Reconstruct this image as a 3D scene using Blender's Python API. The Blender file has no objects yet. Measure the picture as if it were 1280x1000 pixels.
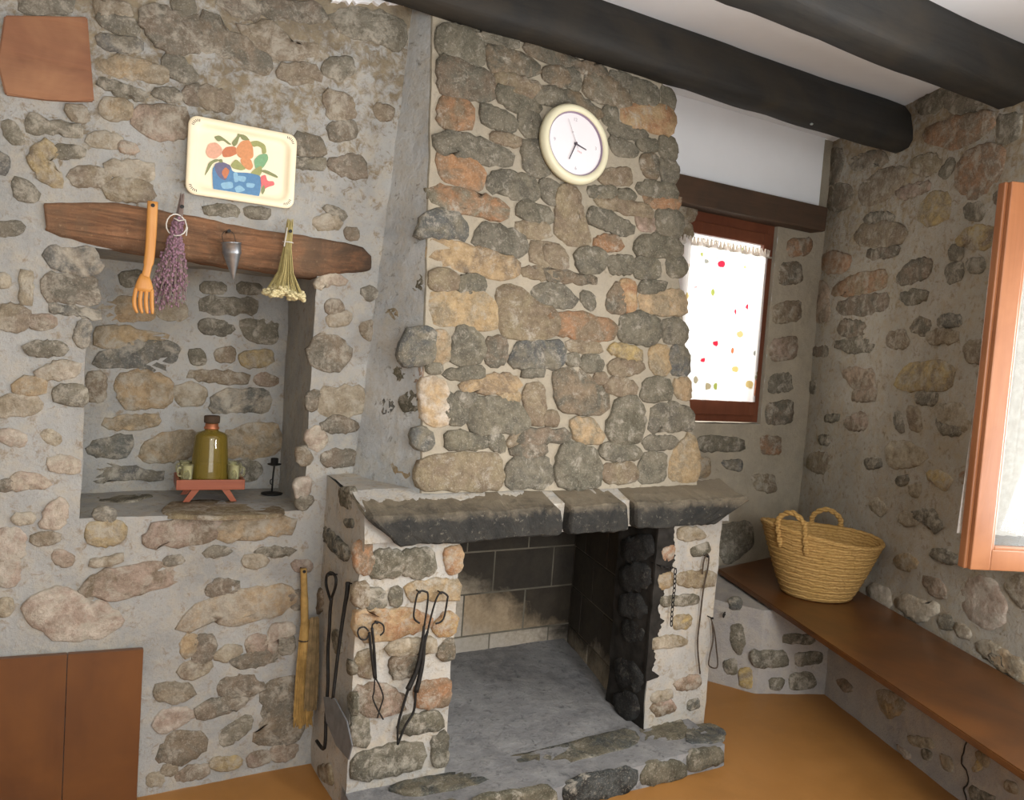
import bpy, bmesh, math, random
from mathutils import Vector, Matrix, noise
random.seed(7)
SC = bpy.context.scene
COL = SC.collection

# ------------------------------------------------------------------ camera
cam = bpy.data.cameras.new('camera'); cam_ob = bpy.data.objects.new('camera', cam); COL.objects.link(cam_ob)
cam.sensor_fit = 'HORIZONTAL'; cam.sensor_width = 36.0; cam.lens = 36.0*995.89/1280.0
cam.clip_start = 0.02; cam.clip_end = 100
rt = Vector((0.86586, -0.49510, 0.07185)); dn = Vector((0.03217, -0.08823, -0.99558)); fw = Vector((0.49925, 0.86435, -0.06046))
m = Matrix(((rt.x, -dn.x, -fw.x, 0), (rt.y, -dn.y, -fw.y, 0), (rt.z, -dn.z, -fw.z, 1.6), (0, 0, 0, 1)))
cam_ob.matrix_world = m
SC.camera = cam_ob

# ------------------------------------------------------------------ world, lights, exposure
w = bpy.data.worlds.new('daylight'); SC.world = w; w.use_nodes = True
bg = w.node_tree.nodes['Background']; bg.inputs[0].default_value = (0.93, 0.96, 1.0, 1); bg.inputs[1].default_value = 1.0
def area(name, loc, target, sx, sy, power, col=(1, 1, 1)):
    l = bpy.data.lights.new(name, 'AREA'); l.shape = 'RECTANGLE'; l.size = sx; l.size_y = sy; l.energy = power; l.color = col
    o = bpy.data.objects.new(name, l); COL.objects.link(o); o.location = loc
    o.rotation_euler = (Vector(target)-Vector(loc)).to_track_quat('-Z', 'Y').to_euler()
    return o
area('room_daylight', (0.3, -1.9, 1.7), (0.9, 3.0, 1.1), 2.4, 1.8, 70, (0.97, 0.98, 1.0))
area('small_window_daylight', (3.55, 4.5, 2.3), (3.35, 3.5, 1.85), 1.6, 1.6, 75, (1.0, 0.98, 0.95))
area('side_window_daylight', (3.62, 0.78, 1.45), (2.3, 1.75, 2.0), 0.9, 1.1, 62, (0.97, 0.98, 1.0))
pl_ = bpy.data.lights.new('ceiling_fill', 'POINT'); pl_.energy = 22; pl_.shadow_soft_size = 0.12; pl_.color = (0.95, 0.98, 1.0)  # added fill light behind the camera to brighten the ceiling, no real fitting
plo = bpy.data.objects.new('ceiling_fill', pl_); COL.objects.link(plo); plo.location = (0.9, -0.3, 2.05)
pl2 = bpy.data.lights.new('right_side_fill', 'POINT'); pl2.energy = 60; pl2.shadow_soft_size = 0.15; pl2.color = (0.96, 0.98, 1.0)  # added unseen fill lifting the ceiling between the beams and the right wall
plo2 = bpy.data.objects.new('right_side_fill', pl2); COL.objects.link(plo2); plo2.location = (1.75, 0.45, 1.45)
fl = bpy.data.lights.new('camera_flash', 'POINT'); fl.energy = 15; fl.shadow_soft_size = 0.03; fl.color = (1.0, 0.97, 0.92)
flo = bpy.data.objects.new('camera_flash', fl); COL.objects.link(flo); flo.location = (0.03, -0.02, 1.68)
SC.view_settings.view_transform = 'Standard'; SC.view_settings.look = 'None'; SC.view_settings.gamma = 1
SC.view_settings.exposure = 0.0
try: SC.view_settings.use_curve_mapping = False
except Exception: pass

# ------------------------------------------------------------------ colours and materials
def lin(r, g, b):
    f = lambda c: (c/255/12.92 if c/255 <= 0.04045 else ((c/255+0.055)/1.055)**2.4)
    return (f(r), f(g), f(b), 1.0)
class NT:
    def __init__(s, name):
        s.m = bpy.data.materials.new(name); s.m.use_nodes = True; s.t = s.m.node_tree
        s.b = s.t.nodes['Principled BSDF']
    def n(s, typ, **kw):
        nd = s.t.nodes.new(typ)
        for k, v in kw.items(): setattr(nd, k, v)
        return nd
    def l(s, a, b): s.t.links.new(a, b)
    def coord(s, kind='Object', scale=(1, 1, 1)):
        tc = s.n('ShaderNodeTexCoord'); mp = s.n('ShaderNodeMapping'); mp.inputs['Scale'].default_value = scale
        if kind == 'World':
            g = s.n('ShaderNodeNewGeometry'); s.l(g.outputs['Position'], mp.inputs[0])
        else: s.l(tc.outputs[kind], mp.inputs[0])
        return mp.outputs[0]
    def noise(s, vec, scale, detail=6, rough=0.6, dist=0.0):
        nd = s.n('ShaderNodeTexNoise'); nd.inputs['Scale'].default_value = scale; nd.inputs['Detail'].default_value = detail
        nd.inputs['Roughness'].default_value = rough; nd.inputs['Distortion'].default_value = dist
        s.l(vec, nd.inputs['Vector']); return nd.outputs['Fac']
    def ramp(s, fac, stops):
        r = s.n('ShaderNodeValToRGB'); e = r.color_ramp.elements
        while len(e) < len(stops): e.new(0.5)
        for el, (p, c) in zip(e, stops):
            el.position = p; el.color = c if hasattr(c, '__len__') else (c, c, c, 1)
        s.l(fac, r.inputs[0]); return r.outputs[0]
    def mix(s, fac, a, b, mode='MIX'):
        mx = s.n('ShaderNodeMix', data_type='RGBA', blend_type=mode)
        for i, v in ((0, fac), (6, a), (7, b)):
            if hasattr(v, 'links'): s.l(v, mx.inputs[i])
            else: mx.inputs[i].default_value = v
        return mx.outputs[2]
    def math(s, op, a, b=0.0):
        nd = s.n('ShaderNodeMath', operation=op)
        for i, v in ((0, a), (1, b)):
            if hasattr(v, 'links'): s.l(v, nd.inputs[i])
            else: nd.inputs[i].default_value = v
        return nd.outputs[0]
    def bump(s, h, strength=0.5, dist=0.01):
        bp = s.n('ShaderNodeBump'); bp.inputs['Strength'].default_value = strength; bp.inputs['Distance'].default_value = dist
        s.l(h, bp.inputs['Height']); s.l(bp.outputs[0], s.b.inputs['Normal'])
    def set(s, col=None, rough=0.5, metal=0.0, spec=0.5):
        if col is not None:
            if hasattr(col, 'links'): s.l(col, s.b.inputs['Base Color'])
            else: s.b.inputs['Base Color'].default_value = col
        if hasattr(rough, 'links'): s.l(rough, s.b.inputs['Roughness'])
        else: s.b.inputs['Roughness'].default_value = rough
        s.b.inputs['Metallic'].default_value = metal
        s.b.inputs['Specular IOR Level'].default_value = spec
        return s.m

def stone_mat(name, smear, soot=False):
    t = NT(name); v = t.coord('World')
    oi = t.n('ShaderNodeObjectInfo'); at = t.n('ShaderNodeAttribute', attribute_type='OBJECT', attribute_name='tone')
    off = t.n('ShaderNodeVectorMath', operation='ADD'); cmb = t.n('ShaderNodeCombineXYZ')
    r7 = t.math('MULTIPLY', oi.outputs['Random'], 37.0)
    for i in range(3): t.l(r7, cmb.inputs[i])
    t.l(v, off.inputs[0]); t.l(cmb.outputs[0], off.inputs[1]); v2 = off.outputs[0]
    big = t.noise(v2, 11, 5, 0.65, 0.6); mid = t.noise(v2, 38, 6, 0.7); fine = t.noise(v2, 150, 5, 0.75)
    c = t.mix(t.ramp(big, [(0.40, 0.0), (0.60, 1.0)]), oi.outputs['Color'], at.outputs['Color'])
    c = t.mix(t.ramp(mid, [(0.30, 0.85), (0.62, 0.0)]), c, t.mix(1.0, c, (0.50, 0.47, 0.43, 1), 'MULTIPLY'))
    c = t.mix(t.ramp(fine, [(0.55, 0.0), (0.72, 0.55)]), c, lin(205, 196, 178))
    c = t.mix(t.ramp(fine, [(0.28, 0.5), (0.42, 0.0)]), c, t.mix(1.0, c, (0.35, 0.33, 0.3, 1), 'MULTIPLY'))
    sm = t.noise(v, 16, 8, 0.75, 0.4)
    c = t.mix(t.ramp(sm, [(0.56-smear*0.22, 0.0), (0.68-smear*0.2, 0.8)]), c, lin(176, 168, 152))
    if soot:
        c = t.mix(0.72, c, lin(34, 32, 31))
    h = t.math('ADD', t.math('MULTIPLY', mid, 0.7), t.math('MULTIPLY', fine, 0.35))
    h = t.math('ADD', h, t.math('MULTIPLY', big, 0.9))
    t.bump(h, 0.75, 0.014)
    return t.set(c, 0.85, 0, 0.25)

def mortar_mat(name, base, dark, stain, st_amt, warm, high=None):
    t = NT(name); v = t.coord('World')
    a = t.noise(v, 3.2, 6, 0.6, 0.4); b = t.noise(v, 14, 8, 0.7); f = t.noise(v, 95, 5, 0.75); p = t.noise(v, 30, 8, 0.72, 0.5)
    c = t.mix(t.ramp(a, [(0.35, 0.0), (0.65, 1.0)]), base, dark)
    c = t.mix(t.ramp(b, [(0.45, 0.0), (0.66, 0.7)]), c, warm)
    c = t.mix(t.ramp(p, [(0.63-st_amt, 0.0), (0.74-st_amt*0.8, 0.85)]), c, stain)
    if high:                                          # rubble core left bare towards the ceiling
        g = t.n('ShaderNodeNewGeometry'); sx = t.n('ShaderNodeSeparateXYZ'); t.l(g.outputs['Position'], sx.inputs[0])
        k = t.math('ADD', t.math('MULTIPLY', t.math('SUBTRACT', sx.outputs['Z'], high[0]), high[1]), t.math('MULTIPLY', t.math('SUBTRACT', p, 0.5), 3.2))
        k = t.math('ADD', k, t.math('MULTIPLY', t.math('SUBTRACT', a, 0.5), 2.0))
        c = t.mix(t.ramp(k, [(0.25, 0.0), (0.75, 0.85)]), c, t.mix(t.ramp(b, [(0.4, 0.0), (0.62, 1.0)]), high[2], high[3]))
    c = t.mix(t.ramp(f, [(0.3, 0.4), (0.45, 0.0)]), c, t.mix(1.0, c, (0.55, 0.52, 0.48, 1), 'MULTIPLY'))
    h = t.math('ADD', t.math('MULTIPLY', b, 1.2), t.math('MULTIPLY', f, 0.25)); h = t.math('ADD', h, t.math('MULTIPLY', p, 0.6))
    t.bump(h, 0.6, 0.016)
    return t.set(c, 0.92, 0, 0.2)

MAT = {}
MAT['stone'] = stone_mat('dry_stone', 0.05)
MAT['stone_smeared'] = stone_mat('mortar_smeared_stone', 0.32)
MAT['stone_soot'] = stone_mat('sooty_stone', 0.0, True)
MAT['mortar_wall'] = mortar_mat('grey_lime_mortar', lin(172, 171, 166), lin(152, 151, 146), lin(140, 124, 102), 0.08, lin(180, 170, 152), (2.05, 1.3, lin(116, 102, 80), lin(146, 132, 106)))
MAT['mortar_hood'] = mortar_mat('beige_pointing_mortar', lin(170, 160, 142), lin(154, 145, 127), lin(132, 119, 98), 0.02, lin(176, 164, 142))
MAT['mortar_side'] = mortar_mat('smooth_grey_render', lin(196, 197, 194), lin(160, 163, 164), lin(118, 112, 100), 0.06, lin(184, 176, 160))
MAT['mortar_pier'] = mortar_mat('pale_pier_mortar', lin(188, 184, 175), lin(166, 163, 157), lin(150, 136, 114), 0.09, lin(194, 180, 156))
MAT['mortar_right'] = mortar_mat('brownish_mortar', lin(180, 174, 162), lin(162, 156, 144), lin(136, 120, 96), 0.09, lin(168, 152, 124), (1.95, 0.5, lin(140, 122, 96), lin(156, 138, 108)))
MAT['mortar_base'] = mortar_mat('grey_base_render', lin(176, 170, 162), lin(156, 152, 148), lin(130, 120, 104), 0.02, lin(184, 174, 158))

def wood_mat(name, c1, c2, c3, axis=0, rough=0.5, grain=6.0, bump=0.15, spec=0.4, kind='Object'):
    t = NT(name); sc = [grain*4, grain*4, grain*4]; sc[axis] = grain*0.35
    v = t.coord(kind, tuple(sc)); v0 = t.coord(kind)
    g = t.noise(v, 1.0, 8, 0.65, 0.8); l = t.noise(v0, 3.0, 4, 0.6, 0.5)
    c = t.mix(t.ramp(g, [(0.3, 0.0), (0.7, 1.0)]), c1, c2)
    c = t.mix(t.ramp(l, [(0.42, 0.0), (0.66, 0.8)]), c, c3)
    t.bump(g, bump, 0.01)
    return t.set(c, rough, 0, spec)
def old_beam_mat():
    t = NT('old_worm_eaten_beam_wood'); v = t.coord('Object'); vs_ = t.coord('Object', (2.2, 30, 30))
    g = t.noise(vs_, 1.0, 9, 0.7, 1.0); l = t.noise(v, 5, 6, 0.65, 0.6); f = t.noise(v, 70, 5, 0.7); sx = t.n('ShaderNodeSeparateXYZ'); t.l(v, sx.inputs[0])
    c = t.mix(t.ramp(g, [(0.35, 0.0), (0.62, 1.0)]), lin(94, 70, 54), lin(168, 122, 88))
    c = t.mix(t.ramp(l, [(0.42, 0.0), (0.62, 0.8)]), c, lin(116, 94, 74))
    c = t.mix(t.ramp(f, [(0.6, 0.0), (0.74, 0.6)]), c, lin(190, 160, 124))
    e = t.math('ADD', sx.outputs['X'], t.math('MULTIPLY', t.math('SUBTRACT', l, 0.5), 0.5))       # right end is charred
    c = t.mix(t.ramp(e, [(0.30, 0.0), (0.50, 0.8)]), c, lin(66, 56, 48))
    t.bump(t.math('ADD', g, t.math('MULTIPLY', f, 0.5)), 0.9, 0.012)
    return t.set(c, 0.85, 0, 0.2)
MAT['old_beam'] = old_beam_mat()
MAT['dark_beam'] = wood_mat('black_brown_beam_wood', lin(48, 47, 44), lin(35, 34, 32), lin(58, 52, 43), 0, 0.7, 5, 0.4, 0.3)
MAT['lintel'] = wood_mat('dark_lintel_wood', lin(84, 66, 52), lin(64, 52, 42), lin(92, 68, 50), 0, 0.7, 6, 0.3)
MAT['frame'] = wood_mat('red_brown_frame_wood', lin(108, 62, 42), lin(92, 50, 34), lin(116, 68, 46), 2, 0.45, 6, 0.08)
MAT['sash'] = wood_mat('varnished_orange_wood', lin(148, 96, 62), lin(130, 82, 50), lin(156, 104, 68), 2, 0.3, 6, 0.05, 0.5)
MAT['bench'] = wood_mat('brown_bench_board', lin(92, 57, 27), lin(78, 47, 21), lin(108, 66, 28), 1, 0.34, 3, 0.04, 0.5)
MAT['cupboard'] = wood_mat('glossy_brown_board', lin(98, 58, 25), lin(84, 48, 20), lin(112, 68, 28), 2, 0.32, 2.5, 0.03, 0.6)
MAT['fork'] = wood_mat('honey_olive_wood', lin(206, 146, 76), lin(190, 126, 60), lin(214, 160, 92), 2, 0.45, 8, 0.05)
MAT['stand'] = wood_mat('red_stained_wood', lin(160, 86, 52), lin(138, 68, 40), lin(150, 76, 44), 0, 0.4, 8, 0.05)
MAT['panel'] = wood_mat('rusty_brown_panel', lin(144, 96, 66), lin(116, 76, 52), lin(164, 118, 82), 0, 0.65, 3, 0.4)
def plain(name, col, rough=0.5, metal=0.0, spec=0.5, var=0.12, sc=25, bump=0.0):
    t = NT(name); v = t.coord('Object'); n = t.noise(v, sc, 5, 0.6)
    d = tuple(c*(1-2*var) for c in col[:3])+(1,)
    c = t.mix(t.ramp(n, [(0.3, 0.0), (0.7, 1.0)]), d, col)
    if bump: t.bump(n, bump, 0.004)
    return t.set(c, rough, metal, spec)
MAT['plaster'] = plain('white_plaster', lin(248, 249, 250), 0.9, 0, 0.2, 0.015, 6, 0.2)
MAT['iron'] = plain('black_wrought_iron', lin(52, 50, 47), 0.6, 0.55, 0.5, 0.3, 60, 0.3)
MAT['rust'] = plain('rusty_iron', lin(92, 78, 64), 0.75, 0.3, 0.4, 0.3, 80, 0.3)
MAT['zinc'] = plain('galvanised_metal', lin(176, 180, 184), 0.35, 0.85, 0.5, 0.18, 30)
MAT['grey_blade'] = plain('ash_grey_shovel_iron', lin(128, 130, 132), 0.65, 0.3, 0.4, 0.15, 30, 0.2)
MAT['cream'] = plain('cream_enamel', lin(255, 240, 205), 0.4, 0, 0.5, 0.03, 10)
MAT['clock_rim'] = plain('pale_yellow_plastic', lin(228, 222, 190), 0.35, 0, 0.5, 0.02, 8)
MAT['clock_face'] = plain('clock_paper', lin(240, 234, 236), 0.5, 0, 0.3, 0.01, 8)
MAT['clock_ink'] = plain('grey_ink', lin(84, 78, 86), 0.5, 0, 0.3, 0.05)
MAT['clock_faint'] = plain('faint_ink', lin(190, 182, 188), 0.5, 0, 0.3, 0.05)
MAT['clock_ring'] = plain('violet_ring', lin(150, 132, 150), 0.5, 0, 0.3, 0.05)
MAT['logo_red'] = plain('faint_red_ink', lin(226, 190, 190), 0.5, 0, 0.3, 0.05)
MAT['cork'] = plain('dark_cork', lin(84, 66, 50), 0.8, 0, 0.3, 0.2, 60, 0.3)
MAT['copper'] = plain('copper_collar', lin(190, 120, 84), 0.35, 0.6, 0.5, 0.1)
MAT['white_ribbon'] = plain('white_ribbon', lin(226, 220, 208), 0.7)
MAT['lav_stem'] = plain('grey_lavender_stem', lin(136, 118, 108), 0.9)
MAT['lav_bud'] = plain('purple_lavender_bud', lin(164, 128, 142), 0.9, 0, 0.2, 0.25, 80)
MAT['dry_stem'] = plain('olive_dry_stem', lin(188, 172, 116), 0.9, 0, 0.2, 0.15, 60)
MAT['dry_head'] = plain('straw_flower_head', lin(228, 214, 166), 0.9, 0, 0.2, 0.2, 90)
MAT['straw'] = plain('broom_straw', lin(186, 150, 88), 0.85, 0, 0.3, 0.22, 40)
MAT['straw_grey'] = plain('grey_brown_broom_straw', lin(150, 128, 92), 0.9, 0, 0.3, 0.22, 40)
MAT['blind'] = plain('white_cotton', lin(240, 232, 224), 0.9, 0, 0.2, 0.04, 12)
MAT['crack'] = plain('dark_crack', lin(60, 54, 48), 0.95, 0, 0.1)
MAT['screw'] = plain('steel_screw', lin(190, 200, 200), 0.3, 0.8)

def basket_mat():
    t = NT('woven_esparto'); v = t.coord('Object')
    w = t.n('ShaderNodeTexWave', wave_type='BANDS', bands_direction='Z'); t.l(v, w.inputs['Vector'])
    w.inputs['Scale'].default_value = 22; w.inputs['Distortion'].default_value = 6; w.inputs['Detail'].default_value = 3
    n = t.noise(v, 60, 5, 0.7); b = t.noise(v, 7, 4, 0.6)
    c = t.mix(t.ramp(w.outputs['Fac'], [(0.2, 0.0), (0.8, 1.0)]), lin(170, 132, 76), lin(196, 160, 100))
    c = t.mix(t.ramp(b, [(0.4, 0.0), (0.7, 0.6)]), c, lin(176, 140, 78))
    c = t.mix(t.ramp(n, [(0.35, 0.6), (0.5, 0.0)]), c, lin(140, 106, 58))
    t.bump(t.math('ADD', w.outputs['Fac'], n), 0.4, 0.005)
    return t.set(c, 0.85, 0, 0.25)
MAT['basket'] = basket_mat()
def floor_mat():
    t = NT('waxed_terracotta_floor'); v = t.coord('World')
    a = t.noise(v, 1.6, 5, 0.6, 0.5); b = t.noise(v, 9, 6, 0.65)
    c = t.mix(t.ramp(a, [(0.35, 0.0), (0.65, 1.0)]), lin(170, 120, 64), lin(152, 106, 54))
    c = t.mix(t.ramp(b, [(0.45, 0.0), (0.7, 0.6)]), c, lin(172, 122, 66))
    return t.set(c, t.ramp(b, [(0.3, 0.42), (0.7, 0.55)]), 0, 0.35)
MAT['floor'] = floor_mat()
def brick_mat():
    t = NT('sooty_firebrick'); v = t.coord('World'); oi = t.n('ShaderNodeObjectInfo')
    sx = t.n('ShaderNodeSeparateXYZ'); g = t.n('ShaderNodeNewGeometry'); t.l(g.outputs['Position'], sx.inputs[0])
    n = t.noise(v, 7, 6, 0.65, 0.5); f = t.noise(v, 60, 5, 0.7)
    # soot lies thick above the fire and is burnt off low down at the left and along the foot of the walls
    e = t.math('ADD', sx.outputs['Z'], t.math('MULTIPLY', t.math('SUBTRACT', sx.outputs['X'], 1.7), 0.62))
    e = t.math('ADD', e, t.math('MULTIPLY', t.math('SUBTRACT', n, 0.5), 0.35))
    k = t.ramp(e, [(0.44, 0.0), (0.60, 0.94)])
    c = t.mix(t.ramp(f, [(0.35, 0.0), (0.65, 1.0)]), oi.outputs['Color'], t.mix(1.0, oi.outputs['Color'], (0.75, 0.73, 0.7, 1), 'MULTIPLY'))
    c = t.mix(t.ramp(e, [(0.10, 0.75), (0.38, 0.0)]), c, lin(198, 193, 185))      # ash dust low down
    c = t.mix(k, c, t.mix(t.ramp(n, [(0.3, 0.0), (0.7, 1.0)]), lin(36, 34, 33), lin(60, 55, 47)))
    t.bump(f, 0.3, 0.006)
    return t.set(c, 0.9, 0, 0.15)
MAT['brick'] = brick_mat()
MAT['ash'] = mortar_mat('ash_grey_hearth', lin(150, 149, 147), lin(122, 121, 121), lin(92, 92, 92), 0.08, lin(162, 160, 156))
MAT['soot'] = plain('soot', lin(58, 55, 51), 0.95, 0, 0.1, 0.35, 14, 0.5)
MAT['soot_joint'] = plain('sooty_joint', lin(128, 121, 106), 0.95, 0, 0.1, 0.3, 5)
def mantel_mat():
    t = NT('smoked_slate_mantel'); v = t.coord('World'); n = t.noise(v, 12, 7, 0.7, 0.5); f = t.noise(v, 60, 6, 0.75)
    g = t.n('ShaderNodeNewGeometry'); sx = t.n('ShaderNodeSeparateXYZ'); t.l(g.outputs['Position'], sx.inputs[0])
    c = t.mix(t.ramp(n, [(0.35, 0.0), (0.65, 1.0)]), lin(40, 40, 38), lin(60, 58, 53))
    dust = t.ramp(t.math('ADD', t.math('MULTIPLY', t.math('SUBTRACT', sx.outputs['Z'], 1.02), 10.0), t.math('SUBTRACT', n, 0.3)), [(0.2, 0.0), (0.7, 0.85)])
    c = t.mix(dust, c, lin(134, 122, 102))
    c = t.mix(t.ramp(f, [(0.58, 0.0), (0.75, 0.5)]), c, lin(170, 160, 142))
    t.bump(t.math('ADD', n, f), 0.6, 0.01)
    return t.set(c, 0.8, 0, 0.25)
MAT['mantel'] = mantel_mat()
def glass_mat(name, tint, body, k_body, rough=0.04):
    t = NT(name); t.set(body, rough, 0, 0.9)
    tr = t.n('ShaderNodeBsdfTransparent'); tr.inputs[0].default_value = tint; mx = t.n('ShaderNodeMixShader')
    fr = t.n('ShaderNodeFresnel'); fr.inputs[0].default_value = 1.5
    t.l(t.math('ADD', fr.outputs[0], k_body), mx.inputs[0])
    out = t.t.nodes['Material Output']; t.l(tr.outputs[0], mx.inputs[1]); t.l(t.b.outputs[0], mx.inputs[2]); t.l(mx.outputs[0], out.inputs[0])
    return t.m
MAT['olive_glass'] = glass_mat('olive_glass', lin(226, 212, 140), lin(150, 130, 58), 0.42)
MAT['clear_glass'] = glass_mat('greenish_clear_glass', lin(246, 245, 228), lin(220, 216, 186), 0.08)
MAT['pane'] = glass_mat('window_glass', (0.98, 0.99, 0.98, 1), (0.9, 0.92, 0.92, 1), 0.0, 0.01)
MAT['liquor'] = plain('olive_liquor', lin(158, 140, 70), 0.25, 0, 0.5, 0.05)
def curtain_mat():
    t = NT('flower_print_curtain'); v = t.coord('UV')
    vo = t.n('ShaderNodeTexVoronoi'); vo.inputs['Scale'].default_value = 6.5; t.l(v, vo.inputs['Vector'])
    sep = t.n('ShaderNodeSeparateColor'); t.l(vo.outputs['Color'], sep.inputs[0])
    hue = t.ramp(sep.outputs[0], [(0.0, lin(206, 40, 62)), (0.36, lin(206, 40, 62)), (0.38, lin(150, 156, 80)), (0.66, lin(150, 156, 80)), (0.68, lin(206, 176, 110)), (1.0, lin(130, 128, 120))])
    nz = t.math('ADD', vo.outputs['Distance'], t.math('MULTIPLY', t.noise(v, 40, 3), 0.10))
    k = t.ramp(nz, [(0.24, 1.0), (0.28, 0.0)])
    c = t.mix(k, lin(250, 244, 240), hue)
    t.set(c, 0.9, 0, 0.1)
    tr = t.n('ShaderNodeBsdfTranslucent'); t.l(c, tr.inputs[0]); mx = t.n('ShaderNodeMixShader'); mx.inputs[0].default_value = 0.6
    out = t.t.nodes['Material Output']; t.l(t.b.outputs[0], mx.inputs[1]); t.l(tr.outputs[0], mx.inputs[2]); t.l(mx.outputs[0], out.inputs[0])
    return t.m
MAT['curtain'] = curtain_mat()
def lace_mat():
    t = NT('white_net_curtain'); v = t.coord('Object'); n = t.noise(v, 45, 4, 0.6)
    c = t.mix(t.ramp(n, [(0.35, 0.0), (0.65, 1.0)]), lin(226, 216, 204), lin(248, 242, 234)); t.set(c, 0.9, 0, 0.1)
    tr = t.n('ShaderNodeBsdfTranslucent'); t.l(c, tr.inputs[0]); mx = t.n('ShaderNodeMixShader'); mx.inputs[0].default_value = 0.45
    out = t.t.nodes['Material Output']; t.l(t.b.outputs[0], mx.inputs[1]); t.l(tr.outputs[0], mx.inputs[2]); t.l(mx.outputs[0], out.inputs[0])
    return t.m
MAT['lace'] = lace_mat()

# ------------------------------------------------------------------ object helpers
def link(name, bm, mat, parent=None, smooth=False, loc=None):
    me = bpy.data.meshes.new(name)
    if loc is not None:
        bmesh.ops.translate(bm, verts=bm.verts, vec=-Vector(loc))
    bmesh.ops.recalc_face_normals(bm, faces=bm.faces) if not getattr(bm, 'keep', False) else None
    bm.to_mesh(me); bm.free()
    if mat is not None:
        for mm in (mat if isinstance(mat, list) else [mat]): me.materials.append(mm)
    if smooth:
        for p in me.polygons: p.use_smooth = True
    o = bpy.data.objects.new(name, me); COL.objects.link(o)
    if loc is not None: o.location = loc
    if parent is not None:
        o.parent = parent
        if parent.location.length > 0 or parent.parent:
            q = Vector((0, 0, 0)); pp = parent
            while pp is not None: q += pp.location; pp = pp.parent
            o.location = Vector(o.location)-q
    return o
def empty(name, loc, label, cat, group=None):
    o = bpy.data.objects.new(name, None); COL.objects.link(o); o.location = loc; o.empty_display_size = 0.05
    return tag(o, label, cat, group)
def tag(o, label, cat, group=None):
    o['label'] = label; o['category'] = cat
    if group: o['group'] = group
    return o
def structure(o, label, cat):
    o['kind'] = 'structure'; o['label'] = label; o['category'] = cat; return o
AMP = 0.0050
def dv(p, amp, f=7.0):
    a = noise.noise_vector(Vector(p)*f)*amp + noise.noise_vector(Vector(p)*f*3.1+Vector((5, 9, 2)))*amp*0.45
    return a
def patch(bm, P00, P10, P11, P01, step=0.03, amp=0.006, mi=0, f=7.0):
    P00, P10, P11, P01 = map(Vector, (P00, P10, P11, P01))
    nu = max(1, round(max((P10-P00).length, (P11-P01).length)/step)); nv = max(1, round(max((P01-P00).length, (P11-P10).length)/step))
    g = []
    for j in range(nv+1):
        row = []
        for i in range(nu+1):
            u, v = i/nu, j/nv
            p = (P00*(1-u)+P10*u)*(1-v)+(P01*(1-u)+P11*u)*v
            row.append(bm.verts.new(p+dv(p, amp, f)))
        g.append(row)
    for j in range(nv):
        for i in range(nu):
            fc = bm.faces.new((g[j][i], g[j][i+1], g[j+1][i+1], g[j+1][i])); fc.material_index = mi; fc.smooth = True
def prism_patch(bm, foot, z0, z1, step, amp, top=True, f=7.0):
    n = len(foot)
    for i in range(n):
        a, b = foot[i], foot[(i+1) % n]
        patch(bm, (a[0], a[1], z0), (b[0], b[1], z0), (b[0], b[1], z1), (a[0], a[1], z1), step, amp, 0, f)
    if top and n == 4:
        patch(bm, *[(p[0], p[1], z1) for p in foot], step, amp, 0, f)
def box(bm, lo, hi, mi=0, bevel=0.0, M=None):
    lo, hi = Vector(lo), Vector(hi)
    r = bmesh.ops.create_cube(bm, size=1.0); vs = r['verts']
    for v in vs: v.co = Vector([(lo[k]+hi[k])/2+v.co[k]*(hi[k]-lo[k]) for k in range(3)])
    if bevel:
        es = list({e for v in vs for e in v.link_edges})
        rb = bmesh.ops.bevel(bm, geom=es, offset=bevel, segments=2, affect='EDGES', profile=0.6)
        vs = list({v for f_ in rb['faces'] for v in f_.verts} | {v for v in vs if v.is_valid})
    if M is not None:
        for v in vs: v.co = M @ v.co
    return vs
def obox(bm, O, U, V, N, u0, u1, v0, v1, n0, n1, bevel=0.0):
    M = Matrix(((U.x, V.x, N.x, O.x), (U.y, V.y, N.y, O.y), (U.z, V.z, N.z, O.z), (0, 0, 0, 1)))
    return box(bm, (u0, v0, n0), (u1, v1, n1), 0, bevel, M)
def tube(bm, pts, rad, seg=8, closed=False, cap=True, squash=None):
    pts = [Vector(p) for p in pts]; n = len(pts)
    rad = rad if isinstance(rad, (list, tuple)) else [rad]*n
    rings = []; prev = None
    for i, p in enumerate(pts):
        if closed: d = pts[(i+1) % n]-pts[i-1]
        else: d = pts[min(i+1, n-1)]-pts[max(i-1, 0)]
        d.normalize()
        if prev is None:
            a = Vector((0, 0, 1)) if abs(d.z) < 0.9 else Vector((0, 1, 0))
            x = d.cross(a).normalized()
        else: x = (prev-d*prev.dot(d)).normalized()
        prev = x; y = d.cross(x)
        sx, sy = squash if squash else (1, 1)
        rings.append([bm.verts.new(p+(x*math.cos(2*math.pi*k/seg)*sx+y*math.sin(2*math.pi*k/seg)*sy)*rad[i]) for k in range(seg)])
    for i in range(n if closed else n-1):
        a, b = rings[i], rings[(i+1) % n]
        for k in range(seg): bm.faces.new((a[k], a[(k+1) % seg], b[(k+1) % seg], b[k]))
    if cap and not closed:
        bm.faces.new(rings[0][::-1]); bm.faces.new(rings[-1])
def smooth_path(pts, n=6):
    pts = [Vector(p) for p in pts]; out = []
    for i in range(len(pts)-1):
        p0, p1, p2, p3 = pts[max(i-1, 0)], pts[i], pts[i+1], pts[min(i+2, len(pts)-1)]
        for k in range(n):
            t = k/n
            out.append(0.5*((2*p1)+(p2-p0)*t+(2*p0-5*p1+4*p2-p3)*t*t+(3*p1-p0-3*p2+p3)*t*t*t))
    out.append(pts[-1]); return out
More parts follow.
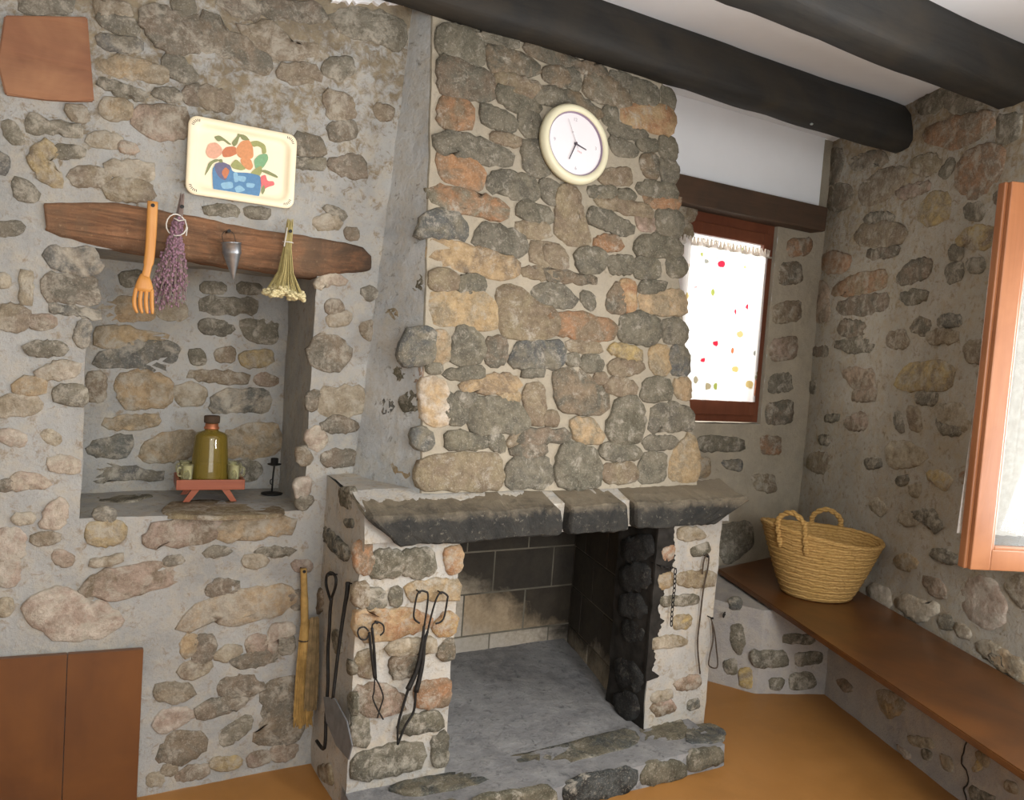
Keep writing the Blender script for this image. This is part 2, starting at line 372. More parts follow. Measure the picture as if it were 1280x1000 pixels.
def lathe(bm, prof, seg=24, c=(0, 0, 0), M=None, cap=True):
    rings = []
    c = Vector(c)
    for r, z in prof:
        ring = []
        for k in range(seg):
            a = 2*math.pi*k/seg; p = Vector((r*math.cos(a), r*math.sin(a), z))
            if M is not None: p = M @ p
            ring.append(bm.verts.new(p+c))
        rings.append(ring)
    for a, b in zip(rings, rings[1:]):
        for k in range(seg): bm.faces.new((a[k], a[(k+1) % seg], b[(k+1) % seg], b[k]))
    if cap and prof[0][0] > 1e-6: bm.faces.new(rings[0][::-1])
    if cap and prof[-1][0] > 1e-6: bm.faces.new(rings[-1])
    bmesh.ops.remove_doubles(bm, verts=bm.verts, dist=1e-6)
def poly_plate(bm, pts, depth):
    a = [bm.verts.new(p) for p in pts]; b = [bm.verts.new(Vector(p)+Vector(depth)) for p in pts]
    bm.faces.new(a); bm.faces.new(b[::-1]); n = len(pts)
    for i in range(n): bm.faces.new((a[i], b[i], b[(i+1) % n], a[(i+1) % n]))

# ------------------------------------------------------------------ measured stone outlines (millimetres on each masonry plane)
PLANES={
'hood':((0.0000,2.5200,1.0900),(1.0000,0.0000,0.0000),(0.0000,0.1423,0.9898),(0.0000,-0.9898,0.1423)),
'hoodside':((1.0000,2.8530,1.1000),(0.3390,-0.9408,0.0000),(0.0606,0.0218,0.9979),(-0.9388,-0.3383,0.0644)),
'alcove':((0.0000,3.4000,0.0000),(1.0000,0.0000,0.0000),(0.0000,0.0000,1.0000),(0.0000,-1.0000,0.0000)),
'pier':((0.0000,2.4500,0.0000),(1.0000,0.0000,0.0000),(0.0000,0.0000,1.0000),(0.0000,-1.0000,0.0000)),
'pierright':((0.0000,2.4500,0.0000),(1.0000,0.0000,0.0000),(0.0000,0.0000,1.0000),(0.0000,-1.0000,0.0000)),
'pierside':((0.8850,2.8530,0.0000),(0.0000,-1.0000,0.0000),(0.0000,0.0000,1.0000),(-1.0000,0.0000,0.0000)),
'jamb':((2.1580,2.9000,0.0000),(0.0000,-1.0000,0.0000),(0.0000,0.0000,1.0000),(-1.0000,0.0000,0.0000)),
'hearthfront':((0.0000,2.2200,0.0000),(1.0000,0.0000,0.0000),(0.0000,0.0000,1.0000),(0.0000,-1.0000,0.0000)),
'hearthtop':((0.0000,0.0000,0.0900),(1.0000,0.0000,0.0000),(0.0000,1.0000,0.0000),(0.0000,0.0000,1.0000)),
'wall':((0.0000,2.8530,0.0000),(1.0000,0.0000,0.0000),(0.0000,0.0000,1.0000),(0.0000,-1.0000,0.0000)),
'niche':((0.0000,3.3000,0.0000),(1.0000,0.0000,0.0000),(0.0000,0.0000,1.0000),(0.0000,-1.0000,0.0000)),
'sill':((0.0000,0.0000,0.9680),(1.0000,0.0000,0.0000),(0.0000,1.0000,0.0000),(0.0000,0.0000,1.0000)),
'right':((3.7530,2.5850,0.0000),(-0.4017,-0.9158,0.0000),(0.0000,0.0000,1.0000),(-0.9158,0.4017,0.0000)),
'block':((3.0600,2.6800,0.0000),(0.9341,-0.3571,0.0000),(0.0000,0.0000,1.0000),(-0.3571,-0.9341,0.0000)),
'block2':((2.9300,2.9070,0.0000),(0.4970,-0.8678,0.0000),(0.0000,0.0000,1.0000),(-0.8678,-0.4970,0.0000)),
'base':((3.4000,2.5500,0.0000),(-0.3417,-0.9398,0.0000),(0.0000,0.0000,1.0000),(-0.9398,0.3417,0.0000)),
}
STONES={}
STONES['hood']='''D 1176,1685 1276,1706 1343,1693 1357,1654 1351,1587 1277,1590 1176,1586
B 1176,1571 1277,1566 1371,1558 1405,1529 1399,1484 1365,1452 1278,1451 1181,1443
BO 1178,1404 1213,1427 1291,1423 1311,1410 1308,1342 1278,1327 1181,1316
G 1166,1280 1278,1300 1358,1292 1475,1271 1486,1236 1386,1220 1298,1225 1220,1229 1173,1219
O 1173,1208 1227,1221 1338,1206 1359,1158 1352,1138 1339,1121 1299,1114 1189,1128
G 1276,1721 1384,1717 1482,1721 1510,1706 1475,1691 1384,1686 1330,1702
B 1381,1663 1440,1675 1525,1666 1590,1657 1605,1628 1554,1596 1440,1591 1385,1577
M 1412,1568 1510,1570 1605,1564 1568,1520 1482,1522 1412,1528
D 1412,1519 1482,1516 1597,1504 1604,1471 1546,1449 1475,1452 1426,1472
G 1351,1428 1392,1427 1468,1419 1503,1383 1482,1366 1406,1362 1355,1370
M 1396,1330 1440,1336 1510,1331 1510,1312 1447,1306 1392,1314
G 1525,1438 1590,1445 1604,1410 1597,1364 1546,1360 1518,1392
D 1532,1320 1590,1344 1626,1294 1648,1240 1597,1209 1546,1216
B 1590,1734 1702,1734 1702,1672 1627,1679 1525,1697
B 1619,1625 1702,1665 1748,1624 1702,1593 1649,1600
G 1590,1541 1657,1570 1732,1555 1701,1515 1597,1501
B 1710,1719 1787,1706 1931,1708 1922,1682 1795,1675 1717,1679
D 1664,1636 1779,1671 1791,1647 1790,1598 1725,1599 1672,1606
BG 1830,1663 1939,1669 2005,1651 2054,1601 2004,1579 1913,1569 1826,1583
G 1947,1705 2051,1707 2047,1668 1996,1663 1955,1680
D 2073,1701 2194,1702 2202,1630 2140,1613 2063,1616 2059,1671
D 2225,1703 2274,1700 2290,1661 2278,1615 2237,1617
B 1717,1571 1794,1572 1825,1549 1897,1525 1897,1498 1841,1513 1786,1534 1702,1521
TO 2004,1562 2071,1594 2228,1619 2277,1601 2284,1553 2262,1506 2139,1508 2020,1504
D 1913,1539 1979,1553 1982,1489 1921,1483
G 1945,1472 2003,1487 2130,1486 2138,1463 2070,1453 1953,1443
D 2087,1436 2138,1453 2200,1458 2195,1426 2112,1410
D 2218,1486 2280,1492 2305,1458 2293,1409 2252,1398 2212,1419
G 1945,1424 2019,1422 2086,1394 2069,1378 1969,1365
B 2107,1374 2185,1396 2197,1305 2145,1302 2115,1331
D 2216,1385 2279,1393 2305,1359 2296,1315 2268,1289 2224,1299
M 1903,1273 2051,1313 2051,1259 1935,1232 1895,1245
D 1379,1149 1413,1186 1482,1195 1525,1187 1582,1184 1597,1149 1589,1116 1525,1106 1448,1118 1382,1119
G 1611,1189 1685,1189 1693,1133 1678,1105 1618,1127
GO 1139,1073 1170,1096 1266,1088 1379,1082 1441,1062 1455,1039 1441,1019 1386,1011 1299,1022 1215,1026 1146,1033
K 1095,893 1121,966 1171,1002 1241,1001 1287,978 1293,932 1280,918 1216,921 1147,917
D 1503,1072 1553,1089 1648,1081 1662,1058 1655,1035 1589,1028 1511,1042
M 1503,1000 1553,1014 1640,1014 1647,980 1567,963 1525,976
G 1326,924 1359,977 1413,978 1475,969 1532,958 1542,910 1511,884 1441,897 1373,894 1326,912
TB 1153,883 1197,901 1280,882 1387,878 1497,855 1497,806 1448,789 1360,803 1255,803 1147,813
M 1154,779 1217,787 1255,768 1249,732 1192,726 1148,727
G 1271,769 1314,780 1360,773 1357,728 1307,717 1265,719
M 1567,932 1640,948 1699,937 1699,860 1625,858 1567,876
M 1518,827 1589,841 1699,835 1699,813 1589,810
T 1155,690 1192,708 1281,706 1374,715 1404,682 1407,628 1401,598 1364,589 1314,603 1155,602
M 1421,743 1448,761 1539,743 1581,698 1661,687 1683,651 1661,587 1535,572 1442,571 1428,630
D 1571,740 1607,778 1688,790 1759,746 1774,725 1698,709 1625,708
MB 1693,1178 1776,1185 1791,1110 1838,1006 1829,966 1737,967 1677,997 1685,1074
G 1839,1196 1967,1217 1959,1183 1854,1172
D 1984,1207 2042,1220 2075,1202 2050,1191 1992,1185
D 2084,1251 2171,1276 2277,1283 2308,1243 2187,1223 2093,1218
BO 2101,1199 2187,1209 2312,1233 2312,1198 2231,1178 2152,1183
M 1870,1162 2000,1173 2152,1166 2160,1136 2066,1126 1983,1133 1902,1134
G 1830,1064 1854,1113 1934,1112 2015,1084 2065,1065 2057,1043 1990,1041 1854,1054
P 2083,1111 2169,1124 2177,1080 2099,1069
D 2187,1158 2316,1170 2326,1095 2310,1064 2238,1068 2185,1075
O 1861,983 1917,1011 1974,1012 1998,975 1933,960 1885,974
D 2065,990 2099,1029 2185,1054 2273,1052 2327,1025 2325,982 2201,971 2064,967
M 1629,931 1699,937 1729,896 1722,863 1633,871
G 1775,927 1837,948 1916,945 1920,906 1884,862 1790,858
D 1936,921 1997,935 2056,936 2047,881 1948,870
G 2064,923 2115,946 2192,945 2205,882 2080,865
B 1629,837 1737,836 1876,832 1868,823 1699,811 1629,815
B 1923,736 1947,791 1988,828 1996,776 2012,718 1971,708 1931,717
TO 1996,829 2054,842 2066,730 2020,715 2004,777
G 1805,770 1852,762 1859,717 1836,712 1805,738
D 2096,833 2131,847 2235,847 2217,832 2096,799
T 2096,786 2182,811 2328,823 2340,733 2215,723 2104,733
G 2245,959 2317,974 2344,950 2343,908 2253,891
K 1041,486 1064,560 1137,577 1159,562 1156,465 1095,450 1050,453
T 1162,562 1212,560 1216,474 1169,460 1159,494
G 1228,469 1256,581 1308,591 1347,558 1364,512 1348,476 1283,463
B 1377,549 1448,563 1452,482 1415,465 1381,466
K 1476,468 1500,545 1625,560 1705,556 1713,497 1683,473 1553,463
D 1141,439 1188,444 1188,430 1144,425
G 1200,422 1283,432 1354,447 1361,424 1283,408 1219,411
G 1518,437 1610,448 1624,440 1553,430
TB 1251,372 1348,405 1442,422 1497,412 1511,389 1483,370 1348,365
G 1245,343 1329,346 1309,322 1290,304 1264,327
T 1428,344 1456,360 1511,356 1511,335 1469,333
CT 1123,390 1157,402 1207,382 1220,245 1177,236 1134,250 1124,322
G 1219,357 1239,326 1290,293 1277,244 1225,246
GD 1309,299 1348,335 1415,338 1518,305 1549,251 1539,224 1415,217 1323,213 1309,247
M 1539,384 1610,399 1624,326 1624,253 1567,252 1546,312
K 1086,210 1122,221 1152,199 1159,171 1128,152 1092,171
G 1214,206 1284,206 1375,184 1382,161 1303,158 1218,155
G 1388,196 1439,196 1446,146 1395,161
M 1463,173 1504,206 1511,185 1469,167
B 1504,170 1535,212 1624,222 1734,214 1741,190 1624,186
B 1469,143 1535,161 1638,159 1609,134 1518,128
BO 1643,667 1774,681 1875,674 1962,655 1962,609 1866,589 1773,595 1654,611
G 1978,630 2011,692 2095,712 2180,692 2197,633 2162,597 2068,590 1994,598
D 2224,682 2268,700 2335,688 2343,637 2320,601 2231,608
M 1735,567 1812,573 1889,559 1889,542 1788,536 1735,548
D 1728,510 1773,519 1780,488 1735,486
D 1796,483 1819,516 1873,516 1901,488 1881,468 1819,462
Y 1937,549 1953,569 2060,563 2093,552 2101,526 2010,527
M 1928,483 1961,505 2092,505 2109,486 2009,452 1944,468
T 2143,502 2153,562 2196,582 2244,575 2242,473 2177,470
K 2257,576 2329,584 2355,541 2359,479 2264,474
M 1865,442 1904,450 1920,422 1873,420
B 1668,439 1735,467 1795,457 1849,422 1920,367 1927,310 1810,297 1704,301 1682,340
M 1904,399 1960,433 2058,418 2066,389 1984,376
D 2099,360 2117,427 2177,450 2246,433 2254,372 2175,356
T 2273,434 2354,451 2361,369 2289,380
D 1918,226 1959,310 1975,350 2057,365 2090,327 2110,248 2072,182 1958,182
D 2149,289 2166,323 2262,339 2365,321 2377,246 2261,237 2140,229
M 1628,283 1675,291 1682,248 1627,253
GT 1749,255 1787,268 1856,257 1894,200 1879,181 1771,187
G 2105,170 2139,196 2278,197 2268,170 2173,153
T 2253,33 2258,100 2295,164 2363,215 2398,123 2400,20
D 1678,61 1700,162 1756,171 1859,143 1894,77 1881,11 1778,4 1689,15
G 1886,156 1966,169 2088,150 2088,117 1902,118
M 1894,77 2050,90 2068,31 1917,24
D 2087,75 2113,129 2215,128 2207,34 2175,19 2087,26
M 1107,44 1120,110 1184,126 1425,130 1441,38 1416,12 1129,18
D 1463,72 1487,108 1624,119 1652,79 1656,34 1623,16 1470,14'''
STONES['hoodside']='''G 135,428 205,421 223,364 173,360 141,393
P 248,418 289,424 292,376 256,367
G 192,298 253,338 300,325 313,276 223,261
K 101,313 155,306 172,261 114,238
T 161,91 222,117 284,108 290,32 187,16
K 70,109 104,114 121,50 82,44
G 144,738 235,749 252,698 179,686 141,703
M 53,614 119,628 147,577 70,568'''
STONES['alcove']='''M 2916,2505 3009,2502 3057,2439 3033,2392 2966,2365 2937,2421
M 2956,2355 3023,2373 3043,2305 2970,2278
G 3205,1197 3570,1179 3588,1115 3216,1107
O 3709,1195 3885,1197 3899,1092 3732,1093
K 3401,1044 3565,1057 3583,992 3474,1000
T 3220,1066 3313,1065 3325,967 3233,954
M 3657,961 3864,958 3875,868 3709,872
G 3418,665 3692,681 3732,531 3525,412 3433,534
K 3578,628 3701,614 3708,555 3605,568
M 3785,904 3870,923 3893,860 3806,852
B 3751,2238 3915,2267 3945,2154 3753,2114
M 3728,1997 3946,2037 3962,1921 3729,1882
P 3729,1781 3947,1821 3951,1684 3731,1661
G 3743,1565 3921,1593 3950,1486 3742,1468
B 3738,1395 3958,1427 3962,1287 3753,1274
O 3793,2386 4001,2423 3993,2325 3799,2292'''
STONES['pier']='''O 869,930 905,944 924,894 920,839 882,857
D 928,894 948,909 1025,904 1037,829 962,827 928,838
D 1038,903 1139,901 1153,829 1092,817 1040,837
TO 1194,893 1249,907 1256,829 1218,815
MB 877,799 914,804 918,731 880,743
K 919,780 974,775 977,721 923,727
T 1059,784 1156,792 1254,780 1253,724 1142,743 1071,737
TO 887,710 1056,701 1147,666 1158,640 1096,630 1044,619 925,617 886,654
YO 1168,630 1219,676 1251,655 1245,604 1188,602
B 1016,523 1049,552 1112,535 1107,477 1037,470
M 900,563 945,574 954,490 917,496
B 1193,533 1236,580 1250,517 1213,514
BP 903,449 969,455 1058,408 1071,356 1002,350 933,362 901,408
OB 1119,433 1247,431 1245,353 1179,351 1124,364
G 1082,320 1209,315 1236,267 1122,262 1067,280
D 906,194 925,223 1071,229 1152,213 1162,133 1033,134 918,137
D 1197,222 1242,240 1253,124 1204,134
L 1003,591 1171,587 1183,552 1066,554 1005,566
G 900,368 942,352 950,251 902,269
G 1004,772 1029,778 1037,728 1011,730'''
STONES['pierside']='''K -66,875 49,911 301,887 282,849 -31,856
G 160,1074 299,1100 299,1034 196,1029
K 232,978 325,999 328,983 260,968
G 174,566 252,593 289,539 213,511
D 343,526 403,541 408,511 362,492
B -81,627 20,676 48,613 -50,554
M 103,30 234,114 272,64 166,17
G 386,428 432,448 443,388 409,373'''
STONES['pierright']='''PO 2168,841 2231,852 2229,807 2187,785
G 2325,831 2416,856 2435,814 2341,804
T 2154,732 2230,741 2236,685 2172,681
M 2256,734 2389,734 2487,716 2466,666 2275,682
D 2177,640 2388,631 2392,594 2180,610
Y 2264,551 2357,546 2349,495 2269,505
L 2157,472 2299,465 2357,427 2161,431
L 2248,926 2354,921 2413,877 2254,876
P 2295,266 2400,282 2443,266 2434,225 2325,231
P 2175,183 2276,197 2321,148 2218,134
L 2182,232 2285,237 2288,205 2185,201
K 2386,169 2440,171 2451,137 2390,137'''
STONES['jamb']='''Z 262,306 379,346 441,293 401,236 289,222
Z 264,158 403,222 421,142 339,95
Z 227,827 411,882 448,831 255,740
Z 250,717 395,767 429,686 270,628
Z 258,593 398,626 421,563 276,515
Z 272,482 397,514 419,461 297,418'''
STONES['hearthfront']='''Z 1605,71 1674,100 1926,84 1948,33 1879,-3 1620,24
D 1962,67 2006,86 2164,63 2184,2 1968,10
D 2188,68 2210,93 2366,73 2379,20 2194,19
D 1240,118 1556,93 1580,12 1568,-43 1250,-7
D 932,137 1210,120 1226,-1 940,18'''
STONES['hearthtop']='''K 2354,2405 2469,2383 2481,2332 2403,2253 2244,2284
K 1465,2462 1749,2464 2104,2465 2057,2355 1746,2348 1470,2352
G 2145,2463 2367,2469 2289,2334 2088,2343
K 1019,2443 1388,2444 1406,2355 1098,2352'''
STONES['wall']='''G 88,2538 166,2546 189,2534 179,2504 122,2510 89,2520
K 90,2478 197,2487 203,2464 147,2450 91,2454
T 93,2400 148,2426 281,2420 271,2380 178,2377 105,2379
D 90,2345 151,2340 232,2327 198,2317 146,2318 101,2335
G 243,2345 313,2361 326,2342 297,2329 255,2339
T 103,2275 130,2293 181,2291 180,2254 138,2239 110,2246
PB 189,2250 222,2294 346,2307 355,2232 272,2203 207,2222
B 199,2567 244,2610 315,2598 376,2602 380,2507 320,2483 248,2493 212,2540
G 289,2641 349,2658 350,2626 315,2598
G -91,2186 -81,2200 -39,2185 46,2190 52,2167 -7,2173 -85,2158
D -151,2162 -131,2166 -104,2113 -130,2120
MY -82,2070 -68,2114 -37,2132 -15,2106 -41,2077 -3,2036 -7,2005 -44,2017
G -16,2118 54,2125 54,2109 -10,2095
L 69,2164 101,2183 157,2181 141,2153 75,2150
PO 158,2163 192,2163 204,2149 164,2148
M 24,2046 66,2072 128,2070 123,2032 36,2018
L 121,2088 160,2104 252,2111 254,2073 196,2069 139,2072
M 113,2018 162,2051 243,2046 262,2011 142,1992
K -158,2073 -143,2059 -147,2023 -157,2021
G -116,2005 -90,1997 -58,1966 -79,1951 -110,1958
G 279,2463 321,2467 378,2411 312,2402 281,2426
M 7,2242 55,2252 61,2217 29,2217
B 343,2371 379,2392 388,2336 345,2333
G -121,2528 12,2565 8,2534 -110,2496
M 76,2570 164,2594 171,2566 88,2544
B 378,2620 419,2623 451,2585 513,2578 610,2522 596,2479 533,2480 485,2508 383,2514
B 417,2676 553,2714 556,2652 486,2649
MB 488,2603 604,2648 688,2590 754,2614 772,2594 674,2554 593,2542
D 790,2722 883,2772 1027,2785 1086,2757 1054,2671 978,2695 853,2680
D 791,2565 876,2603 896,2565 845,2520 784,2539
B 820,2356 907,2381 910,2331 832,2307
B 820,2221 914,2263 961,2246 955,2193 865,2195
G 709,2209 811,2228 803,2201 714,2194
D 820,2069 891,2054 892,2037 838,2054
M 984,2457 1049,2462 1042,2426 996,2417
G 418,2000 509,2021 526,2000 433,1990
D 548,2019 628,2023 613,2004 557,2000
B 568,2718 763,2755 783,2703 683,2685 578,2673
M 635,2512 749,2547 785,2515 694,2477 637,2480
M 385,2392 476,2381 486,2336 395,2332
M 797,2467 884,2470 906,2398 819,2380
B 704,2299 789,2299 809,2253 712,2235
L 780,2012 857,2040 885,2010 807,1990
B 904,1995 940,2000 941,1974 910,1970
LK -39,1783 -14,1811 94,1819 113,1786 101,1750 61,1746 -4,1763
B -36,1686 -24,1726 44,1739 97,1740 109,1665 96,1654 21,1662 -27,1662
K -17,1639 4,1638 110,1628 115,1610 66,1624 -8,1625
BM -145,1603 -134,1623 -97,1627 -71,1605 -83,1570 -119,1557 -144,1574
P -67,1595 -21,1604 1,1591 -20,1575 -62,1571
D -77,1502 -56,1518 21,1523 28,1499 -17,1491 -68,1493
LK 59,1551 71,1592 87,1593 89,1563 85,1522 64,1531
L -41,1435 18,1463 62,1460 59,1430 20,1418 -36,1423
G -152,1864 -112,1875 -96,1867 -112,1851 -152,1841
L -148,1713 -132,1715 -131,1691 -148,1689
L -88,1734 -75,1735 -70,1639 -85,1642
T -106,1383 -74,1409 -27,1406 -26,1371 -85,1369
G 9,1362 16,1388 83,1388 84,1342 53,1341 13,1348
C -135,1245 -102,1246 -72,1226 -80,1206 -126,1221
C -2,1156 28,1164 68,1156 78,1125 7,1131
L -22,1237 -9,1247 22,1227 9,1212
C -94,1112 -48,1111 5,1080 -47,1081 -89,1067
B -131,1088 -106,1092 -102,1077 -122,1070
L -138,1338 -97,1359 -55,1350 -29,1331 -54,1306 -137,1299
C -17,949 11,1024 41,1028 47,982 31,946
Y 108,927 125,952 180,955 214,943 206,890 164,885 118,895
K 133,989 155,998 184,981 180,960 138,973
M -42,914 -16,923 36,915 15,901 -29,898
P 20,865 47,858 70,841 57,821 26,839
C -127,934 -85,942 -68,916 -70,861 -125,859
C -124,849 -83,851 -80,775 -122,774
CP -56,681 -45,721 33,745 87,725 125,689 181,673 221,615 184,587 102,573 34,589 -25,637
BP 101,734 109,759 177,791 233,803 343,806 402,779 413,745 334,727 237,706 166,709
L 116,822 185,833 213,842 213,826 139,815
L -121,718 -96,721 -95,685 -119,678
L -91,982 -48,986 -44,970 -82,967
PB 278,894 308,934 384,955 514,949 511,881 444,873 332,873 290,864
T 517,943 676,949 771,932 767,893 649,886 519,875
G 468,831 496,848 561,835 503,823
D 646,823 670,834 784,821 734,811
B 480,704 519,731 579,720 586,694 551,675 498,680
LT 395,564 432,634 511,663 629,684 753,686 806,648 758,601 658,585 574,568 502,602
B 455,494 464,543 511,525 519,486 492,446 451,458
T 412,512 430,547 456,538 447,483 427,473
BP 633,485 643,516 687,511 695,470 640,465
C 704,489 723,545 735,551 787,538 788,512 731,505 727,453 711,462
D 738,495 789,502 798,444 760,443
B 569,435 622,447 715,455 754,430 730,414 618,413
L 520,461 572,492 615,474 563,443
LB 407,432 451,448 516,436 493,414 453,401 419,406
G 346,818 395,821 401,808 352,806
P 780,775 838,771 840,745 788,755
L 599,807 671,809 685,782 624,774
B 768,652 812,668 828,607 789,611
MG 338,375 373,380 441,362 457,339 396,318 344,346
B 542,349 557,373 639,367 694,332 693,315 593,306 554,318
B 471,274 491,294 560,300 649,283 595,259 509,250 472,251
C 339,240 352,283 413,289 471,262 435,246 365,218
B 353,141 391,197 448,198 491,184 506,141 478,111 421,97 364,122
G 550,173 587,202 652,220 654,190 622,154 563,136
BD 698,320 754,341 825,337 840,114 767,103 680,113 667,146 711,174
M 370,87 401,92 412,61 376,69
P 413,49 464,73 518,57 508,35 424,36
Y 533,83 621,71 622,41 561,48 528,66
P 660,75 705,79 740,60 718,40 667,38
P 739,84 797,91 834,66 800,36 747,46
L 326,68 361,66 367,36 332,38
B 792,1538 821,1603 892,1609 948,1561 925,1507 867,1482 814,1501
M 977,1647 1009,1669 1059,1654 1050,1620 1013,1611
G 975,1783 1008,1796 1037,1776 1004,1757
L 849,1669 881,1691 933,1695 929,1663 863,1654
C 809,1798 853,1831 920,1810 854,1803 817,1780
M 846,1726 891,1737 906,1706 854,1695
B 852,1280 903,1313 978,1295 987,1269 906,1261
B 866,1163 897,1189 986,1176 995,1142 920,1136 874,1143
B 774,1192 799,1195 820,1163 802,1137 782,1150
C 802,1253 840,1273 875,1228 845,1189 811,1215
C 774,1073 818,1085 815,1033 784,1015
D 781,1002 809,1021 836,1007 799,975
L 838,1408 997,1427 1016,1349 936,1314 850,1325
B 801,1388 832,1408 823,1343 807,1337'''
STONES['niche']='''T 138,1648 204,1689 310,1690 324,1637 263,1618 139,1617
L 327,1673 428,1692 430,1637 345,1630
D 482,1718 692,1729 698,1681 498,1673
G 485,1774 567,1780 569,1755 495,1747
G 621,1788 705,1788 703,1762 629,1758
D 483,1613 509,1639 581,1630 613,1609 565,1587 502,1596
D 639,1645 775,1656 780,1573 685,1567 655,1598
T 122,1567 208,1583 399,1561 291,1539 139,1507
K 125,1462 179,1501 250,1528 374,1543 409,1520 403,1478 370,1439 254,1442 134,1445
G 453,1509 497,1516 507,1475 473,1463
M 550,1515 613,1533 615,1486 561,1482
Y 641,1511 763,1533 770,1485 662,1464
M 439,1424 590,1436 683,1417 647,1401 502,1404
P 702,1418 739,1439 798,1412 770,1396 712,1399
T 207,1404 295,1426 389,1394 393,1302 301,1290 219,1297
L 407,1367 459,1388 521,1362 506,1314 427,1303
KL 543,1287 558,1354 648,1367 762,1367 770,1293 634,1289
T 165,1232 261,1252 344,1254 354,1227 255,1207 190,1215
K 114,1125 160,1161 256,1179 257,1143 242,1102 162,1107
T 300,1097 307,1143 389,1190 484,1201 480,1096 351,1083
T 602,1192 674,1222 807,1234 813,1135 737,1095 606,1106
K 117,1044 155,1075 228,1061 370,1036 379,1017 245,1024 133,1012
G 618,1047 681,1086 749,1056 723,1006 647,1008
M 108,1408 159,1411 162,1313 115,1311
G 200,1780 267,1796 277,1761 215,1743'''
STONES['sill']='''M 343,2939 390,3077 509,3103 622,3062 746,2909 701,2794 493,2802 348,2852
G 156,3224 227,3237 338,3198 257,3098 166,3113'''
STONES['right']='''D -32,3015 142,3004 237,2969 136,2931 18,2953
BO 73,2855 328,2831 555,2788 548,2739 350,2694 105,2777 39,2829
G 219,2974 382,2902 522,2808 324,2854 208,2932
BO 333,2587 389,2651 547,2651 640,2613 616,2486 487,2437 365,2493
G 574,2763 706,2736 718,2654 606,2652
M -21,2712 135,2705 218,2646 111,2623 6,2669
D 207,2603 288,2653 311,2614 265,2579
B -1018,2982 -807,2961 -738,2888 -800,2773 -979,2779
DB -961,2686 -855,2755 -651,2715 -580,2618 -709,2584 -890,2629
M -539,2679 -328,2729 -79,2688 -87,2616 -299,2568 -469,2571
P -169,2595 119,2575 143,2547 -74,2540
MY 82,2452 166,2519 300,2472 313,2391 192,2364 90,2403
G -431,2498 -169,2469 -140,2427 -400,2466
MB -541,2406 -449,2460 -94,2407 -20,2347 -76,2306 -453,2346
BY 385,2258 477,2300 634,2278 684,2230 555,2205
D 356,2229 425,2220 432,2176 364,2183
PO -921,2323 -775,2336 -544,2282 -585,2217 -842,2226
B -394,2292 -93,2283 -67,2255 -315,2257
MO -759,2103 -497,2168 -183,2166 -149,2100 -377,2064 -668,2076
B -65,2118 28,2184 202,2189 195,2120 3,2088
B -656,2011 -448,2041 -139,2042 -107,1984 -357,1956 -592,1966
PB -1323,2173 -800,2164 -737,1986 -726,1928 -1276,1945
M -1357,2338 -1116,2344 -1008,2287 -1207,2291
G -1337,2239 -1097,2250 -1056,2208 -1297,2220
G 336,2142 437,2143 446,2087 364,2072
G 485,2149 579,2149 585,2107 506,2114
G -28,2029 131,2043 212,2014 61,1987
B 611,2425 696,2429 697,2379 631,2391
O -1252,2518 -992,2527 -980,2465 -1169,2444
B -709,2881 -347,2837 -242,2762 -587,2798
G 428,2405 525,2399 549,2342 452,2358
K 307,1887 373,1913 460,1899 464,1872 344,1875
B 103,1857 155,1904 254,1877 224,1832
BM 245,1820 314,1842 454,1828 451,1795 285,1796
MY 31,1564 96,1665 338,1694 481,1664 443,1585 212,1562
B -600,1858 -555,1913 -346,1893 -290,1852 -460,1828
G -642,1787 -330,1806 -214,1825 -226,1760 -418,1739
P -527,1620 -399,1637 -203,1630 -163,1541 -354,1531
D -890,1532 -831,1550 -820,1491 -875,1488
D -1090,1381 -926,1393 -917,1348 -1065,1344
D -706,1220 -591,1226 -600,1196 -686,1190
D -671,1340 -506,1362 -530,1342 -654,1327
D 382,1424 422,1394 556,1397 527,1377 426,1372
PB -447,1333 -257,1404 -198,1344 -313,1305
L 373,1480 539,1504 598,1433 572,1399 419,1416
G 33,1429 74,1432 131,1340 64,1370
L 0,1251 181,1285 339,1248 237,1186 38,1156
YL 354,1158 422,1180 528,1164 485,1118
O 588,1196 663,1219 668,1188 591,1175
K -187,1148 -52,1168 -47,1143 -158,1120
M -802,1089 -630,1128 -533,1070 -665,1006 -821,1026
G 112,1094 208,1122 193,1095 135,1083
L 235,1079 308,1103 297,1055 240,1050
G -1133,1757 -941,1788 -932,1743 -1094,1734
B -900,1743 -722,1759 -715,1722 -865,1721
M -1217,1661 -984,1681 -931,1576 -1163,1567
M 45,1846 98,1773 -70,1773 -101,1824
M 528,1773 634,1794 662,1711 555,1709
P -377,1516 -163,1541 -154,1490 -370,1476
G 216,1538 364,1536 334,1500 222,1503
M 151,1462 230,1457 264,1366 186,1370
L -111,923 -51,963 52,928 9,900
L 148,912 216,944 343,946 239,897
D 244,950 415,995 489,937 455,912 385,938
D 445,810 543,836 629,826 573,799 473,801
T 154,698 251,742 351,734 288,691 189,672
CL -30,469 11,519 152,535 178,471 103,455
CL 190,493 297,554 421,559 535,580 516,541 395,474 296,475
C 668,656 701,737 783,781 856,784 926,725 927,652 823,589 733,607
M 935,800 977,842 1013,853 1029,744 979,764
L 794,498 864,532 946,527 871,483
L 652,532 731,544 757,523 679,510
P 389,668 517,689 574,642 476,627
G 543,526 612,558 641,528 572,503
T 813,477 864,513 1021,528 1065,507 1071,465 989,469
D 879,487 941,511 1056,496 1019,477'''
STONES['block']='''D 187,206 327,217 337,169 203,148
D 178,100 288,111 316,34 176,24
D 118,300 268,302 282,264 122,262
D -47,212 129,222 155,146 -22,136
G 63,77 144,77 122,26 77,29'''
